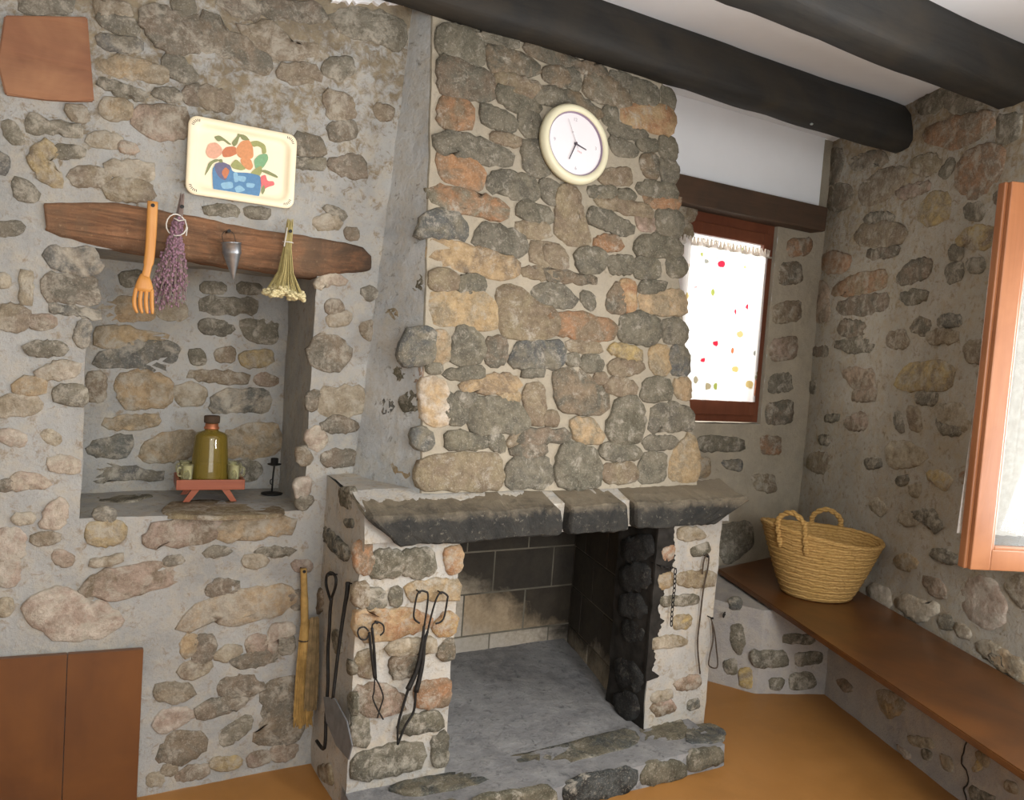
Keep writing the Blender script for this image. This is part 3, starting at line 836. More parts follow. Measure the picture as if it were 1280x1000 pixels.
STONES['block2']='''K 88,444 138,455 151,407 101,396
D 109,311 166,325 183,226 163,170 126,212
MY 169,102 226,118 234,26 185,21
G 92,116 148,149 155,73 105,68'''
STONES['base']='''L 385,196 564,245 554,166 447,116
T 405,177 503,229 604,217 496,108
P 90,111 164,143 228,125 158,85
C 548,24 657,31 637,4
D 719,87 773,100 766,72 728,60
Y 1014,197 1034,186 993,145
D 992,83 1048,93 1118,106 999,36
M 1150,193 1191,203 1194,177 1153,167
L 623,95 765,151 780,127 661,82
T 1000,226 1065,231 1051,195 1013,204
L 824,119 875,131 892,86 841,81'''
PATHS={
'poker_loop':[(0.862, 2.654, 0.692), (0.862, 2.709, 0.724), (0.862, 2.715, 0.758), (0.862, 2.672, 0.784), (0.862, 2.616, 0.786), (0.862, 2.61, 0.753), (0.862, 2.644, 0.703)],
'poker_rod':[(0.862, 2.644, 0.703), (0.862, 2.652, 0.653), (0.862, 2.649, 0.598), (0.862, 2.65, 0.509), (0.862, 2.63, 0.405), (0.862, 2.629, 0.293), (0.862, 2.625, 0.174), (0.862, 2.717, 0.155)],
'shovel_rod':[(0.872, 2.512, 0.796), (0.869, 2.509, 0.752), (0.866, 2.518, 0.696), (0.858, 2.527, 0.556), (0.848, 2.525, 0.395)],
'shovel_blade':[(0.846, 2.621, 0.362), (0.846, 2.501, 0.407), (0.846, 2.37, 0.388), (0.846, 2.307, 0.337), (0.846, 2.331, 0.278), (0.846, 2.457, 0.265), (0.846, 2.576, 0.295)],
'small_ring_a':[(0.918, 2.415, 0.658), (0.902, 2.415, 0.673), (0.885, 2.415, 0.669), (0.882, 2.415, 0.653), (0.893, 2.415, 0.634), (0.911, 2.415, 0.631), (0.92, 2.415, 0.645)],
'small_ring_b':[(0.929, 2.415, 0.659), (0.931, 2.415, 0.678), (0.947, 2.415, 0.685), (0.967, 2.415, 0.672), (0.971, 2.415, 0.65), (0.959, 2.415, 0.638)],
'small_blade':[(0.921, 2.415, 0.652), (0.93, 2.415, 0.595), (0.949, 2.415, 0.495)],
'small_blade2':[(0.929, 2.415, 0.667), (0.941, 2.415, 0.594), (0.953, 2.415, 0.494)],
'small_leg_a':[(0.95, 2.415, 0.497), (0.95, 2.415, 0.449), (0.948, 2.415, 0.426), (0.967, 2.415, 0.385), (0.989, 2.415, 0.348)],
'small_leg_b':[(0.951, 2.415, 0.497), (0.971, 2.415, 0.461), (0.984, 2.415, 0.424), (0.976, 2.415, 0.391), (0.968, 2.415, 0.357)],
'large_ring_a':[(1.098, 2.415, 0.664), (1.075, 2.415, 0.689), (1.081, 2.415, 0.757), (1.092, 2.415, 0.774), (1.11, 2.415, 0.772), (1.123, 2.415, 0.753), (1.116, 2.415, 0.649)],
'large_ring_b':[(1.129, 2.415, 0.628), (1.143, 2.415, 0.701), (1.156, 2.415, 0.746), (1.172, 2.415, 0.764), (1.195, 2.415, 0.75), (1.196, 2.415, 0.735), (1.186, 2.415, 0.669), (1.158, 2.415, 0.655)],
'large_blade_a':[(1.115, 2.415, 0.653), (1.112, 2.415, 0.588), (1.099, 2.415, 0.504), (1.071, 2.415, 0.438)],
'large_blade_b':[(1.13, 2.415, 0.632), (1.121, 2.415, 0.594), (1.118, 2.415, 0.517), (1.102, 2.415, 0.425)],
'large_leg_a':[(1.073, 2.415, 0.441), (1.058, 2.415, 0.385), (1.044, 2.415, 0.318), (1.047, 2.415, 0.251)],
'large_leg_b':[(1.1, 2.415, 0.433), (1.098, 2.415, 0.359), (1.071, 2.415, 0.313), (1.047, 2.415, 0.251)],
'chain':[(2.144, 2.415, 0.782), (2.177, 2.415, 0.775), (2.215, 2.415, 0.769), (2.22, 2.415, 0.737), (2.222, 2.415, 0.687), (2.221, 2.415, 0.637), (2.221, 2.415, 0.587), (2.223, 2.415, 0.529)],
'hook_rod':[(2.385, 2.43, 0.728), (2.385, 2.43, 0.776), (2.397, 2.43, 0.808), (2.412, 2.43, 0.8), (2.412, 2.43, 0.748), (2.398, 2.43, 0.657), (2.394, 2.43, 0.554), (2.392, 2.43, 0.43), (2.42, 2.43, 0.301), (2.42, 2.43, 0.306)],
'wire':[(2.455, 2.43, 0.534), (2.484, 2.43, 0.468), (2.504, 2.43, 0.392), (2.519, 2.43, 0.31), (2.47, 2.43, 0.322), (2.468, 2.43, 0.365), (2.48, 2.43, 0.437), (2.464, 2.43, 0.512)],
'crack':[(3.068, 1.648, 0.251), (3.076, 1.67, 0.205), (3.076, 1.671, 0.148), (3.066, 1.643, 0.127), (3.061, 1.63, 0.098), (3.067, 1.646, 0.059), (3.062, 1.632, 0.024), (3.062, 1.631, -0.006)],
}

PAL = {'K': (86, 89, 87), 'D': (97, 93, 79), 'G': (124, 117, 99), 'B': (128, 110, 88), 'M': (150, 135, 108), 'T': (188, 160, 120),
       'O': (166, 122, 84), 'L': (190, 178, 156), 'C': (216, 204, 186), 'P': (176, 152, 134), 'Y': (194, 168, 108), 'Z': (46, 45, 43)}
TONE = {'K': 'G', 'D': 'G', 'G': 'D', 'B': 'D', 'M': 'B', 'T': 'M', 'O': 'B', 'L': 'M', 'C': 'P', 'P': 'B', 'Y': 'M', 'Z': 'K'}
def stone(pts, plane, col, parent, mat, h=0.014, deep=0.012, grow=0.008, blend=0.0, rough=1.0):
    O, U, V, N = [Vector(x) for x in PLANES[plane]]
    P = [Vector((p[0]/1000, p[1]/1000)) for p in pts]
    Q = []
    for i in range(len(P)):                              # knock the corners off
        a, b = P[i], P[(i+1) % len(P)]
        Q += [a.lerp(b, 0.14), a.lerp(b, 0.86)]
    P = Q
    per = [0.0]
    for i in range(len(P)): per.append(per[-1]+(P[(i+1) % len(P)]-P[i]).length)
    L = per[-1]; n = 30 if L > 0.5 else (24 if L > 0.22 else 16)
    R = []; k = 0
    for i in range(n):
        s = L*i/n
        while per[k+1] < s: k += 1
        t = (s-per[k])/max(1e-9, per[k+1]-per[k]); R.append(P[k].lerp(P[(k+1) % len(P)], t))
    c = sum(R, Vector((0, 0)))/n
    j = min(0.005, L*0.010)*rough
    sgn = 1 if sum(R[i].x*R[(i+1) % n].y-R[(i+1) % n].x*R[i].y for i in range(n)) > 0 else -1
    def nrm(i):
        t_ = R[(i+1) % n]-R[i-1]; return Vector((t_.y, -t_.x)).normalized()*sgn
    NR = [nrm(i) for i in range(n)]; wid = 2*abs(sum(R[i].x*R[(i+1) % n].y-R[(i+1) % n].x*R[i].y for i in range(n)))/2/L
    inset = min(0.0045, wid*0.25)
    R = [p+NR[i]*grow+Vector((random.uniform(-j, j), random.uniform(-j, j))) for i, p in enumerate(R)]
    h *= random.uniform(0.7, 1.3); tilt = Vector((random.uniform(-1, 1), random.uniform(-1, 1)))*0.05
    bm = bmesh.new(); rings = []
    for s, z, jit in ((1.01, -deep, 0), (1.0, h*0.35, 0.001), (0.94, h*0.95, 0.002), (0.55, h*1.08, 0.004)):
        ring = []
        for i, p in enumerate(R):
            d_ = (p-c); q = c+d_*s if s != 0.94 else p-NR[i]*inset
            zz = z+(random.uniform(-jit, jit)+tilt.dot(q-c) if jit else 0)
            ring.append(bm.verts.new(O+U*q.x+V*q.y+N*zz))
        rings.append(ring)
    for a, b in zip(rings, rings[1:]):
        for i in range(n): bm.faces.new((a[i], a[(i+1) % n], b[(i+1) % n], b[i]))
    bm.faces.new(rings[-1])
    o = link('stone', bm, mat, parent, True, O+U*c.x+V*c.y)
    r = random.uniform(0.9, 1.1); mc = lin(168, 160, 148)
    mixc = lambda x: [x[k]*(1-blend)+mc[k]*blend for k in range(3)]
    cc = mixc(lin(*PAL[col[0]])); o.color = (cc[0]*r, cc[1]*r, cc[2]*r*random.uniform(0.94, 1.04), 1)
    o['tone'] = tuple(mixc(lin(*PAL[col[1] if len(col) > 1 else TONE[col[0]]])))
    return o
def stones(key, parent, mat, h=0.014, deep=0.014, edge=None, **kw):
    for ln in STONES[key].splitlines():
        col, *pp = ln.split(); pts = [tuple(map(int, p.split(','))) for p in pp]
        d = deep
        if edge and max(p[0]-edge(p[1]) for p in pts) > -25: d = 0.10
        stone(pts, key, col, parent, mat, h, d, **kw)

# ------------------------------------------------------------------ structure
# floor
bm = bmesh.new(); patch(bm, (-1.6, -2.4, 0), (4.3, -2.4, 0), (4.3, 3.5, 0), (-1.6, 3.5, 0), 0.5, 0.0)
fl_ob = structure(link('floor', bm, MAT['floor'], None), 'waxed orange terracotta floor', 'floor')
fl_ob.modifiers.new('thick', 'SOLIDIFY').thickness = 0.08; fl_ob.modifiers['thick'].offset = -1
# ceiling
bm = bmesh.new(); box(bm, (-1.6, -2.4, 3.03), (4.4, 3.5, 3.13))
structure(link('ceiling', bm, MAT['plaster'], None), 'white plaster ceiling between dark beams', 'ceiling')
# back wall with its niche
NX0, NX1, NZ0, NZ1, NY = 0.088, 0.805, 0.968, 1.83, 3.30
Y0 = 2.853
bm = bmesh.new()
us = [-1.6, NX0, NX1, 1.16]; vs = [0.0, NZ0, NZ1, 3.03]
for i in range(3):
    for j in range(3):
        if i == 1 and j == 1: continue
        patch(bm, (us[i], Y0, vs[j]), (us[i+1], Y0, vs[j]), (us[i+1], Y0, vs[j+1]), (us[i], Y0, vs[j+1]), 0.03, AMP)
NB0, NB1 = NX0-0.0, NX1+0.018
patch(bm, (NB0, NY, NZ0), (NB1, NY, NZ0), (NB1, NY, NZ1), (NB0, NY, NZ1), 0.03, AMP)
patch(bm, (NX0, Y0, NZ0), (NB0, NY, NZ0), (NB0, NY, NZ1), (NX0, Y0, NZ1), 0.03, AMP)
patch(bm, (NB1, NY, NZ0), (NX1, Y0, NZ0), (NX1, Y0, NZ1), (NB1, NY, NZ1), 0.03, AMP)
patch(bm, (NX0, Y0, NZ0), (NX1, Y0, NZ0), (NB1, NY, NZ0), (NB0, NY, NZ0), 0.03, AMP)
patch(bm, (NX0, Y0, NZ1), (NX1, Y0, NZ1), (NB1, NY, NZ1), (NB0, NY, NZ1), 0.03, AMP)
wall_back = structure(link('wall_back', bm, MAT['mortar_wall']), 'rough grey mortared stone wall with a niche', 'wall')
stones('wall', wall_back, MAT['stone_smeared'], 0.007, blend=0.28, grow=0.013, rough=1.6)
stones('niche', wall_back, MAT['stone_smeared'], 0.006, blend=0.2, grow=0.012, rough=1.4)
stones('sill', wall_back, MAT['stone_smeared'], 0.003, 0.010)
# strip of ceiling plaster that runs ragged down the wall
bm = bmesh.new(); N_ = 22
top = [(0.80+i*0.27/N_, 3.028) for i in range(N_+1)]
bot = [(0.80+i*0.27/N_, 2.772+0.022*noise.noise(Vector((i*0.9, 3, 1)))+i*0.0030) for i in range(N_+1)]
for i in range(N_):
    q = [bm.verts.new((p[0], Y0-0.017, p[1])) for p in (bot[i], bot[i+1], top[i+1], top[i])]
    bm.faces.new(q)
r = bmesh.ops.remove_doubles(bm, verts=bm.verts, dist=1e-5)
rr = bmesh.ops.extrude_face_region(bm, geom=bm.faces[:]); bmesh.ops.translate(bm, verts=[v for v in rr['geom'] if isinstance(v, bmesh.types.BMVert)], vec=(0, 0.03, 0))
link('plaster_edge', bm, MAT['plaster'], wall_back)
# left wall, out of frame
bm = bmesh.new(); patch(bm, (-1.6, -2.4, 0), (-1.6, Y0, 0), (-1.6, Y0, 3.03), (-1.6, -2.4, 3.03), 0.1, 0.008)
structure(link('wall_left', bm, MAT['mortar_wall']), 'mortared wall at the far left', 'wall')
# alcove wall with the small window
WX0, WX1, WZ0, WZ1 = 2.91, 3.70, 1.27, 2.50
YA = 3.40
bm = bmesh.new(); us = [2.0, WX0, WX1, 4.16]; vs = [0.0, WZ0, WZ1, 3.03]
for i in range(3):
    for j in range(3):
        if i == 1 and j == 1: continue
        patch(bm, (us[i], YA, vs[j]), (us[i+1], YA, vs[j]), (us[i+1], YA, vs[j+1]), (us[i], YA, vs[j+1]), 0.03, AMP)
for a, b in (((WX0, WZ0), (WX0, WZ1)), ((WX1, WZ1), (WX1, WZ0)), ((WX1, WZ0), (WX0, WZ0)), ((WX0, WZ1), (WX1, WZ1))):
    patch(bm, (a[0], YA, a[1]), (b[0], YA, b[1]), (b[0], YA+0.3, b[1]), (a[0], YA+0.3, a[1]), 0.05, AMP)
wall_alcove = structure(link('wall_alcove', bm, MAT['mortar_hood']), 'stone wall of the window recess right of the chimney', 'wall')
stones('alcove', wall_alcove, MAT['stone_smeared'], 0.010, blend=0.15)
bm = bmesh.new(); box(bm, (2.3, YA-0.02, 2.59), (4.012, YA+0.02, 3.03), 0, 0.004)
link('plaster_panel', bm, MAT['plaster'], wall_alcove)
# right wall with the side window opening
O, U, V, N = [Vector(x) for x in PLANES['right']]
def RW(s, z, n=0.0): return O+U*s+V*z+N*n
SH = (Vector((3.233, 1.396, 0))-O).dot(U)
us = [-1.05, SH-0.06, SH+0.98, 4.9]; vs = [0.0, 0.90, 2.36, 3.03]
bm = bmesh.new()
for i in range(3):
    for j in range(3):
        if i == 1 and j == 1: continue
        patch(bm, RW(us[i], vs[j]), RW(us[i+1], vs[j]), RW(us[i+1], vs[j+1]), RW(us[i], vs[j+1]), 0.03 if i == 0 else 0.08, AMP)
for (a, b), (c, d) in (((us[1], vs[1]), (us[1], vs[2])), ((us[2], vs[2]), (us[2], vs[1])), ((us[2], vs[1]), (us[1], vs[1])), ((us[1], vs[2]), (us[2], vs[2]))):
    patch(bm, RW(a, b), RW(c, d), RW(c, d, -0.35), RW(a, b, -0.35), 0.06, AMP)
wall_right = structure(link('wall_right', bm, MAT['mortar_right']), 'brownish rubble stone wall along the bench', 'wall')
stones('right', wall_right, MAT['stone_smeared'], 0.008, blend=0.22, grow=0.018, rough=1.4)
# masonry plinth carrying the right bench
bm = bmesh.new()
A, B_, C_, D_ = (2.93, 2.907), (3.06, 2.68), (3.40, 2.55), (2.86, 1.05)
BF = Vector((3.40, 2.55, 0))+Vector(PLANES['base'][1])*1.9
zt = 0.422
for p, q in (((2.95, 3.40), A), (A, B_), (B_, C_), (C_, (BF.x, BF.y))):
    patch(bm, (p[0], p[1], 0), (q[0], q[1], 0), (q[0], q[1], zt), (p[0], p[1], zt), 0.03, AMP)
e0 = RW(2.75, 0); 
patch(bm, (2.95, 3.40, zt), (2.93, 2.907, zt), (3.06, 2.68, zt), (3.40, 2.55, zt), 0.05, AMP)
patch(bm, (2.95, 3.40, zt), (3.40, 2.55, zt), RW(0.0, zt), RW(-0.95, zt), 0.08, AMP)
patch(bm, (3.40, 2.55, zt), (BF.x, BF.y, zt), RW(2.0, zt), RW(0.0, zt), 0.08, AMP)
wall_plinth = structure(link('wall_plinth', bm, MAT['mortar_base']), 'low rendered stone plinth under the right bench', 'plinth')
for k in ('block', 'block2', 'base'): stones(k, wall_plinth, MAT['stone_smeared'], 0.007, blend=0.1)
bm = bmesh.new(); pp = smooth_path(PATHS['crack'], 4)
pp = [p+Vector((0, 0, 0))+dv(p, 0.006, 30) for p in pp]
tube(bm, pp, [0.004*(0.6+0.5*abs(noise.noise(p*40))) for p in pp], 5)
link('crack', bm, MAT['crack'], wall_plinth)

# ------------------------------------------------------------------ ceiling beams
def log(name, x0, x1, sec, mat, label, cut=None, seed=0):
    bm = bmesh.new(); n = 46; rings = []
    for i in range(n+1):
        x = x0+(x1-x0)*i/n; ring = []
        for (y, z) in sec:
            p = Vector((x, y, z)); o_ = noise.noise_vector(Vector((x*1.3+seed, y*4, z*4)))*0.014+noise.noise_vector(Vector((x*6+seed, y*9, z*9)))*0.006
            q = p+Vector((0, o_.y, o_.z if z < 3.0 else 0))
            if cut: q.x = min(q.x, cut(q.y))
            ring.append(bm.verts.new(q))
        rings.append(ring)
    k = len(sec)
    for a, b in zip(rings, rings[1:]):
        for i in range(k): bm.faces.new((a[i], a[(i+1) % k], b[(i+1) % k], b[i]))
    bm.faces.new(rings[0][::-1]); bm.faces.new(rings[-1])
    return tag(link(name, bm, mat, None, True, (x1-0.02, (sec[0][1]+sec[-1][1])/2, 2.9)), label, 'beam')
wallx = lambda y: 3.753-(2.585-y)*0.4386+0.05
sec1 = [(2.735, 3.035), (2.67, 2.96), (2.64, 2.88), (2.635, 2.825), (2.66, 2.795), (2.71, 2.787), (2.76, 2.790), (2.80, 2.815), (2.84, 2.89), (2.86, 3.035)]
log('ceiling_beam', 0.6, 3.95, sec1, MAT['dark_beam'], 'thick dark ceiling beam running just in front of the chimney hood', wallx)
sec2 = [(1.945, 3.035), (1.92, 2.97), (1.90, 2.88), (1.885, 2.82), (1.905, 2.795), (1.98, 2.79), (2.06, 2.80), (2.085, 2.83), (2.09, 2.92), (2.09, 3.035)]
log('ceiling_beam', -1.6, 3.6, sec2, MAT['dark_beam'], 'nearer dark ceiling beam crossing the top right corner', wallx, 9)
bm = bmesh.new(); lathe(bm, [(0.0, -0.006), (0.006, -0.005), (0.009, 0.0), (0.004, 0.004), (0.004, 0.03)], 12, (0, 0, 0))
tag(link('screw_cup', bm, MAT['screw'], None, True), 'tiny shiny screw cup under the chimney ceiling beam', 'screw').location = (3.10, 2.70, 2.787)

# ------------------------------------------------------------------ fireplace
fp = empty('fireplace', (1.6, 2.45, 0), 'stone fireplace with tapered chimney hood, slate mantel and open sooty firebox', 'fireplace')
MZ = 1.085
bm = bmesh.new()
hb = [(1.12, 2.52), (2.405, 2.52)]; 
F00, F10, F11, F01 = (1.12, 2.52, MZ), (2.395, 2.52, MZ), (2.209, 2.7988, 3.03), (1.155, 2.7988, 3.03)
patch(bm, F00, F10, F11, F01, 0.03, AMP)
patch(bm, (0.985, 2.87, MZ), F00, F01, (1.118, 2.87, 3.03), 0.03, AMP)
patch(bm, F10, (2.52, 3.42, MZ), (2.334, 3.42, 3.03), F11, 0.04, AMP)
hood = link('chimney_hood', bm, [MAT['mortar_hood']], fp)
redge = lambda v: 2395-(v/1687)*160
stones('hood', hood, MAT['stone'], 0.010, 0.014, redge, grow=0.015, blend=0.12, rough=1.3)
bm = bmesh.new(); patch(bm, (0.980, 2.866, MZ), (1.112, 2.522, MZ), (1.148, 2.7988, 3.03), (1.112, 2.866, 3.03), 0.03, AMP)
side = link('hood_side_render', bm, MAT['mortar_side'], fp)
stones('hoodside', side, MAT['stone_smeared'], 0.006, 0.03)
# mantel
bm = bmesh.new()
patch(bm, (0.885, 2.42, 0.945), (2.50, 2.42, 0.955), (2.50, 2.43, 1.055), (0.885, 2.43, 1.05), 0.03, AMP)
patch(bm, (0.885, 2.43, 1.05), (2.50, 2.43, 1.055), (2.50, 2.56, 1.095), (0.885, 2.56, 1.095), 0.03, AMP)
patch(bm, (0.885, 2.56, 1.095), (1.25, 2.56, 1.095), (1.25, 2.87, 1.10), (0.885, 2.87, 1.10), 0.03, AMP)
patch(bm, (0.885, 2.87, 0.92), (0.885, 2.42, 0.92), (0.885, 2.43, 1.06), (0.885, 2.87, 1.10), 0.03, AMP)
patch(bm, (2.50, 2.42, 0.95), (2.50, 3.4, 0.95), (2.50, 3.4, 1.09), (2.50, 2.43, 1.06), 0.05, AMP)
patch(bm, (2.3, 2.56, 1.095), (2.50, 2.56, 1.095), (2.50, 3.4, 1.10), (2.3, 3.4, 1.10), 0.05, AMP)
patch(bm, (0.885, 2.42, 0.945), (2.50, 2.42, 0.955), (2.50, 2.6, 0.955), (0.885, 2.6, 0.945), 0.05, AMP)
mantel = link('mantel', bm, MAT['mortar_pier'], fp)
def slab(name, xs, parent, mat, y0=2.375, y1=2.57):
    # xs: (x bottom left, x top left, x bottom right, x top right)
    bm = bmesh.new(); n = 70; rings = []
    prof = [(y1, 0.948, 0), (y0+0.010, 0.940, 0), (y0+0.001, 0.946, 0.05), (y0, 0.975, 0.35), (y0+0.002, 1.010, 0.75), (y0+0.006, 1.034, 0.97), (y0+0.016, 1.043, 1), (y0+0.08, 1.062, 1), (y1, 1.090, 1)]
    for i in range(n+1):
        t = i/n; ring = []
        e = 0.5-abs(t-0.5); sh = 1-max(0, 1-e/0.03)**2*0.22
        for y, z, k in prof:
            xl = xs[0]+(xs[1]-xs[0])*k; xr = xs[2]+(xs[3]-xs[2])*k
            x = xl+(xr-xl)*t
            zc = 1.015; p = Vector((x, y, zc+(z-zc)*sh if y < 2.5 else z))
            if y < 2.5: p.y += (1-sh)*0.05
            p += dv(p, 0.007, 11)+noise.noise_vector(p*45)*0.003
            p.z += 0.012*(x-1.0)/1.5
            ring.append(bm.verts.new(p))
        rings.append(ring)
    for a, b in zip(rings, rings[1:]):
        for i in range(len(prof)-1): bm.faces.new((a[i], a[i+1], b[i+1], b[i]))
    bm.faces.new(rings[0]); bm.faces.new(rings[-1][::-1])
    return link(name, bm, mat, parent, False, ((xs[0]+xs[2])/2, y0, 0.95))
slab('mantel_stone', (0.985, 0.875, 1.632, 1.62), mantel, MAT['mantel'])
slab('mantel_stone', (1.652, 1.66, 1.935, 1.925), mantel, MAT['mantel'])
slab('mantel_stone', (1.965, 1.965, 2.385, 2.575), mantel, MAT['mantel'])
# piers
bm = bmesh.new(); prism_patch(bm, [(0.887, 2.454), (1.25, 2.454), (1.25, 2.87), (0.887, 2.87)], 0.0, 0.95, 0.03, AMP)
pier = link('pier', bm, MAT['mortar_pier'], fp)
stones('pier', pier, MAT['stone_smeared'], 0.010, grow=0.013, blend=0.08, rough=1.4)
stones('pierside', pier, MAT['stone_smeared'], 0.008)
bm = bmesh.new(); prism_patch(bm, [(2.15, 2.45), (2.49, 2.45), (2.49, 3.40), (2.42, 3.40), (2.235, 2.72), (2.15, 2.70)], 0.0, 0.96, 0.03, AMP)
pier2 = link('pier', bm, MAT['mortar_pier'], fp)
stones('pierright', pier2, MAT['stone_smeared'], 0.009)
stones('jamb', pier2, MAT['stone_soot'], 0.03, grow=0.015, rough=2)
bm = bmesh.new(); patch(bm, (2.142, 2.70, 0.09), (2.142, 2.445, 0.09), (2.142, 2.445, 0.95), (2.142, 2.70, 0.95), 0.02, 0.009)
link('sooty_jamb', bm, MAT['soot'], pier2)
bm = bmesh.new(); n = 90                       # ragged soot crust creeping round the arris of the pier
prev = None
for i in range(n+1):
    z = 0.30+0.64*i/n; wdt = 0.028+0.045*(noise.noise(Vector((i*0.13, 1.7, 0)))+0.5)+0.014*noise.noise(Vector((i*0.55, 4.7, 0)))+0.07*(i/n)**2
    wdt = max(0.006, wdt); row = [bm.verts.new(Vector((2.136+wdt*t_, 2.4425+0.006*t_, z))+dv((2.136+wdt*t_, 2.45, z), 0.006)) for t_ in (0, 0.35, 0.7, 1.0)]
    if prev:
        for q in range(3): bm.faces.new((prev[q], prev[q+1], row[q+1], row[q]))
    prev = row
rr = bmesh.ops.extrude_face_region(bm, geom=bm.faces[:]); bmesh.ops.translate(bm, verts=[v for v in rr['geom'] if isinstance(v, bmesh.types.BMVert)], vec=(0, 0.012, 0))
link('soot_crust', bm, MAT['soot'], pier2)
# hearth
bm = bmesh.new()
patch(bm, (0.885, 2.22, 0), (2.385, 2.22, 0), (2.385, 2.225, 0.088), (0.885, 2.225, 0.088), 0.03, AMP)
patch(bm, (0.885, 2.225, 0.088), (2.385, 2.225, 0.088), (2.40, 2.5, 0.092), (0.885, 2.5, 0.092), 0.03, AMP)
patch(bm, (2.385, 2.22, 0), (2.40, 2.5, 0), (2.40, 2.5, 0.09), (2.385, 2.225, 0.088), 0.03, AMP)
patch(bm, (0.885, 2.22, 0), (0.885, 2.5, 0), (0.885, 2.5, 0.09), (0.885, 2.225, 0.088), 0.03, AMP)
patch(bm, (1.2, 2.5, 0.092), (2.2, 2.5, 0.092), (2.32, 3.32, 0.15), (1.2, 3.32, 0.15), 0.03, AMP)
hearth = link('hearth', bm, MAT['ash'], fp)
stones('hearthfront', hearth, MAT['stone'], 0.010)
stones('hearthtop', hearth, MAT['stone'], 0.003, 0.008)
# firebox
bm = bmesh.new()
patch(bm, (1.2, 3.31, 0), (2.4, 3.31, 0), (2.4, 3.31, 1.3), (1.2, 3.31, 1.3), 0.3, 0)
patch(bm, (2.345, 3.31, 0), (2.185, 2.69, 0), (2.185, 2.69, 1.3), (2.345, 3.31, 1.3), 0.3, 0)
patch(bm, (1.2, 3.31, 0), (1.2, 2.64, 0), (1.2, 2.64, 1.3), (1.2, 3.31, 1.3), 0.3, 0)
patch(bm, (1.2, 2.60, 1.3), (2.4, 2.60, 1.3), (2.4, 3.31, 1.3), (1.2, 3.31, 1.3), 0.3, 0)
patch(bm, (1.2, 2.60, 0.95), (2.4, 2.60, 0.95), (2.4, 2.60, 1.3), (1.2, 2.60, 1.3), 0.3, 0)
firebox = link('firebox', bm, MAT['soot_joint'], fp)
def bricks(P0, P1, Nn, z0, rows, bl, bh):
    P0, P1, Nn = Vector(P0), Vector(P1), Vector(Nn).normalized(); Lg = (P1-P0).length; d = (P1-P0).normalized()
    for r_ in range(rows):
        x = -(r_ % 2)*bl*0.45
        while x < Lg-0.02:
            a, b = max(0, x)+0.004, min(Lg, x+bl)-0.004
            if b-a > 0.03:
                bm = bmesh.new(); zz = z0+r_*bh
                obox(bm, P0, d, Vector((0, 0, 1)), d.cross(Vector((0, 0, 1))), a, b, zz+0.004, zz+bh-0.004, -0.02, -0.004+0.003*random.random(), 0.003)
                o = link('brick', bm, MAT['brick'], firebox, False, P0+d*((a+b)/2)+Vector((0, 0, zz+bh/2)))
                k = random.uniform(0.85, 1.1); c = lin(*random.choice([(186, 174, 154), (176, 156, 128), (168, 156, 136), (190, 178, 160)])); o.color = (c[0]*k, c[1]*k, c[2]*k, 1)
            x += bl
bricks((1.2, 3.305, 0), (2.37, 3.305, 0), (0, -1, 0), 0.02, 6, 0.34, 0.205)
bricks((2.33, 3.29, 0), (2.178, 2.69, 0), (-1, 0, 0), 0.02, 6, 0.27, 0.205)

# ------------------------------------------------------------------ small window in the alcove
win = empty('window_1', (3.34, 3.43, 1.27), 'small brown wooden window in the recess right of the chimney', 'window'); win['kind'] = 'structure'
fy = 3.42
bm = bmesh.new()
x0, x1, z0, z1 = 2.915, 3.695, 1.28, 2.49
for lo, hi in (((x0, z0), (x0+0.05, z1)), ((x1-0.05, z0), (x1, z1)), ((x0+0.05, z0), (x1-0.05, z0+0.05)), ((x0+0.05, z1-0.10), (x1-0.05, z1))):
    box(bm, (lo[0], fy, lo[1]), (hi[0], fy+0.07, hi[1]), 0, 0.004)
link('window_frame', bm, MAT['frame'], win)
bm = bmesh.new(); sx0, sx1, sz0, sz1 = x0+0.045, x1-0.045, z0+0.04, z1-0.09
for lo, hi in (((sx0, sz0), (sx0+0.055, sz1)), ((sx1-0.05, sz0), (sx1, sz1)), ((sx0+0.05, sz0), (sx1-0.05, sz0+0.085)), ((sx0+0.05, sz1-0.07), (sx1-0.05, sz1))):
    box(bm, (lo[0], fy-0.018, lo[1]), (hi[0], fy+0.03, hi[1]), 0, 0.005)
link('window_sash', bm, MAT['frame'], win)
bm = bmesh.new(); box(bm, (sx0+0.04, fy+0.004, sz0+0.06), (sx1-0.04, fy+0.008, sz1-0.05)); link('pane', bm, MAT['pane'], win)
bm = bmesh.new(); box(bm, (2.5, 3.30, 2.455), (4.0, 3.46, 2.60), 0, 0.012)
for v in bm.verts: v.co += dv(v.co, 0.006, 5)
link('lintel', bm, MAT['lintel'], win)
bm = bmesh.new(); tube(bm, [(sx1-0.035, fy-0.02, 1.42), (sx1-0.035, fy-0.035, 1.45), (sx1-0.035, fy-0.035, 1.53), (sx1-0.035, fy-0.02, 1.56)], 0.006, 8); link('handle', bm, MAT['copper'], win, True)
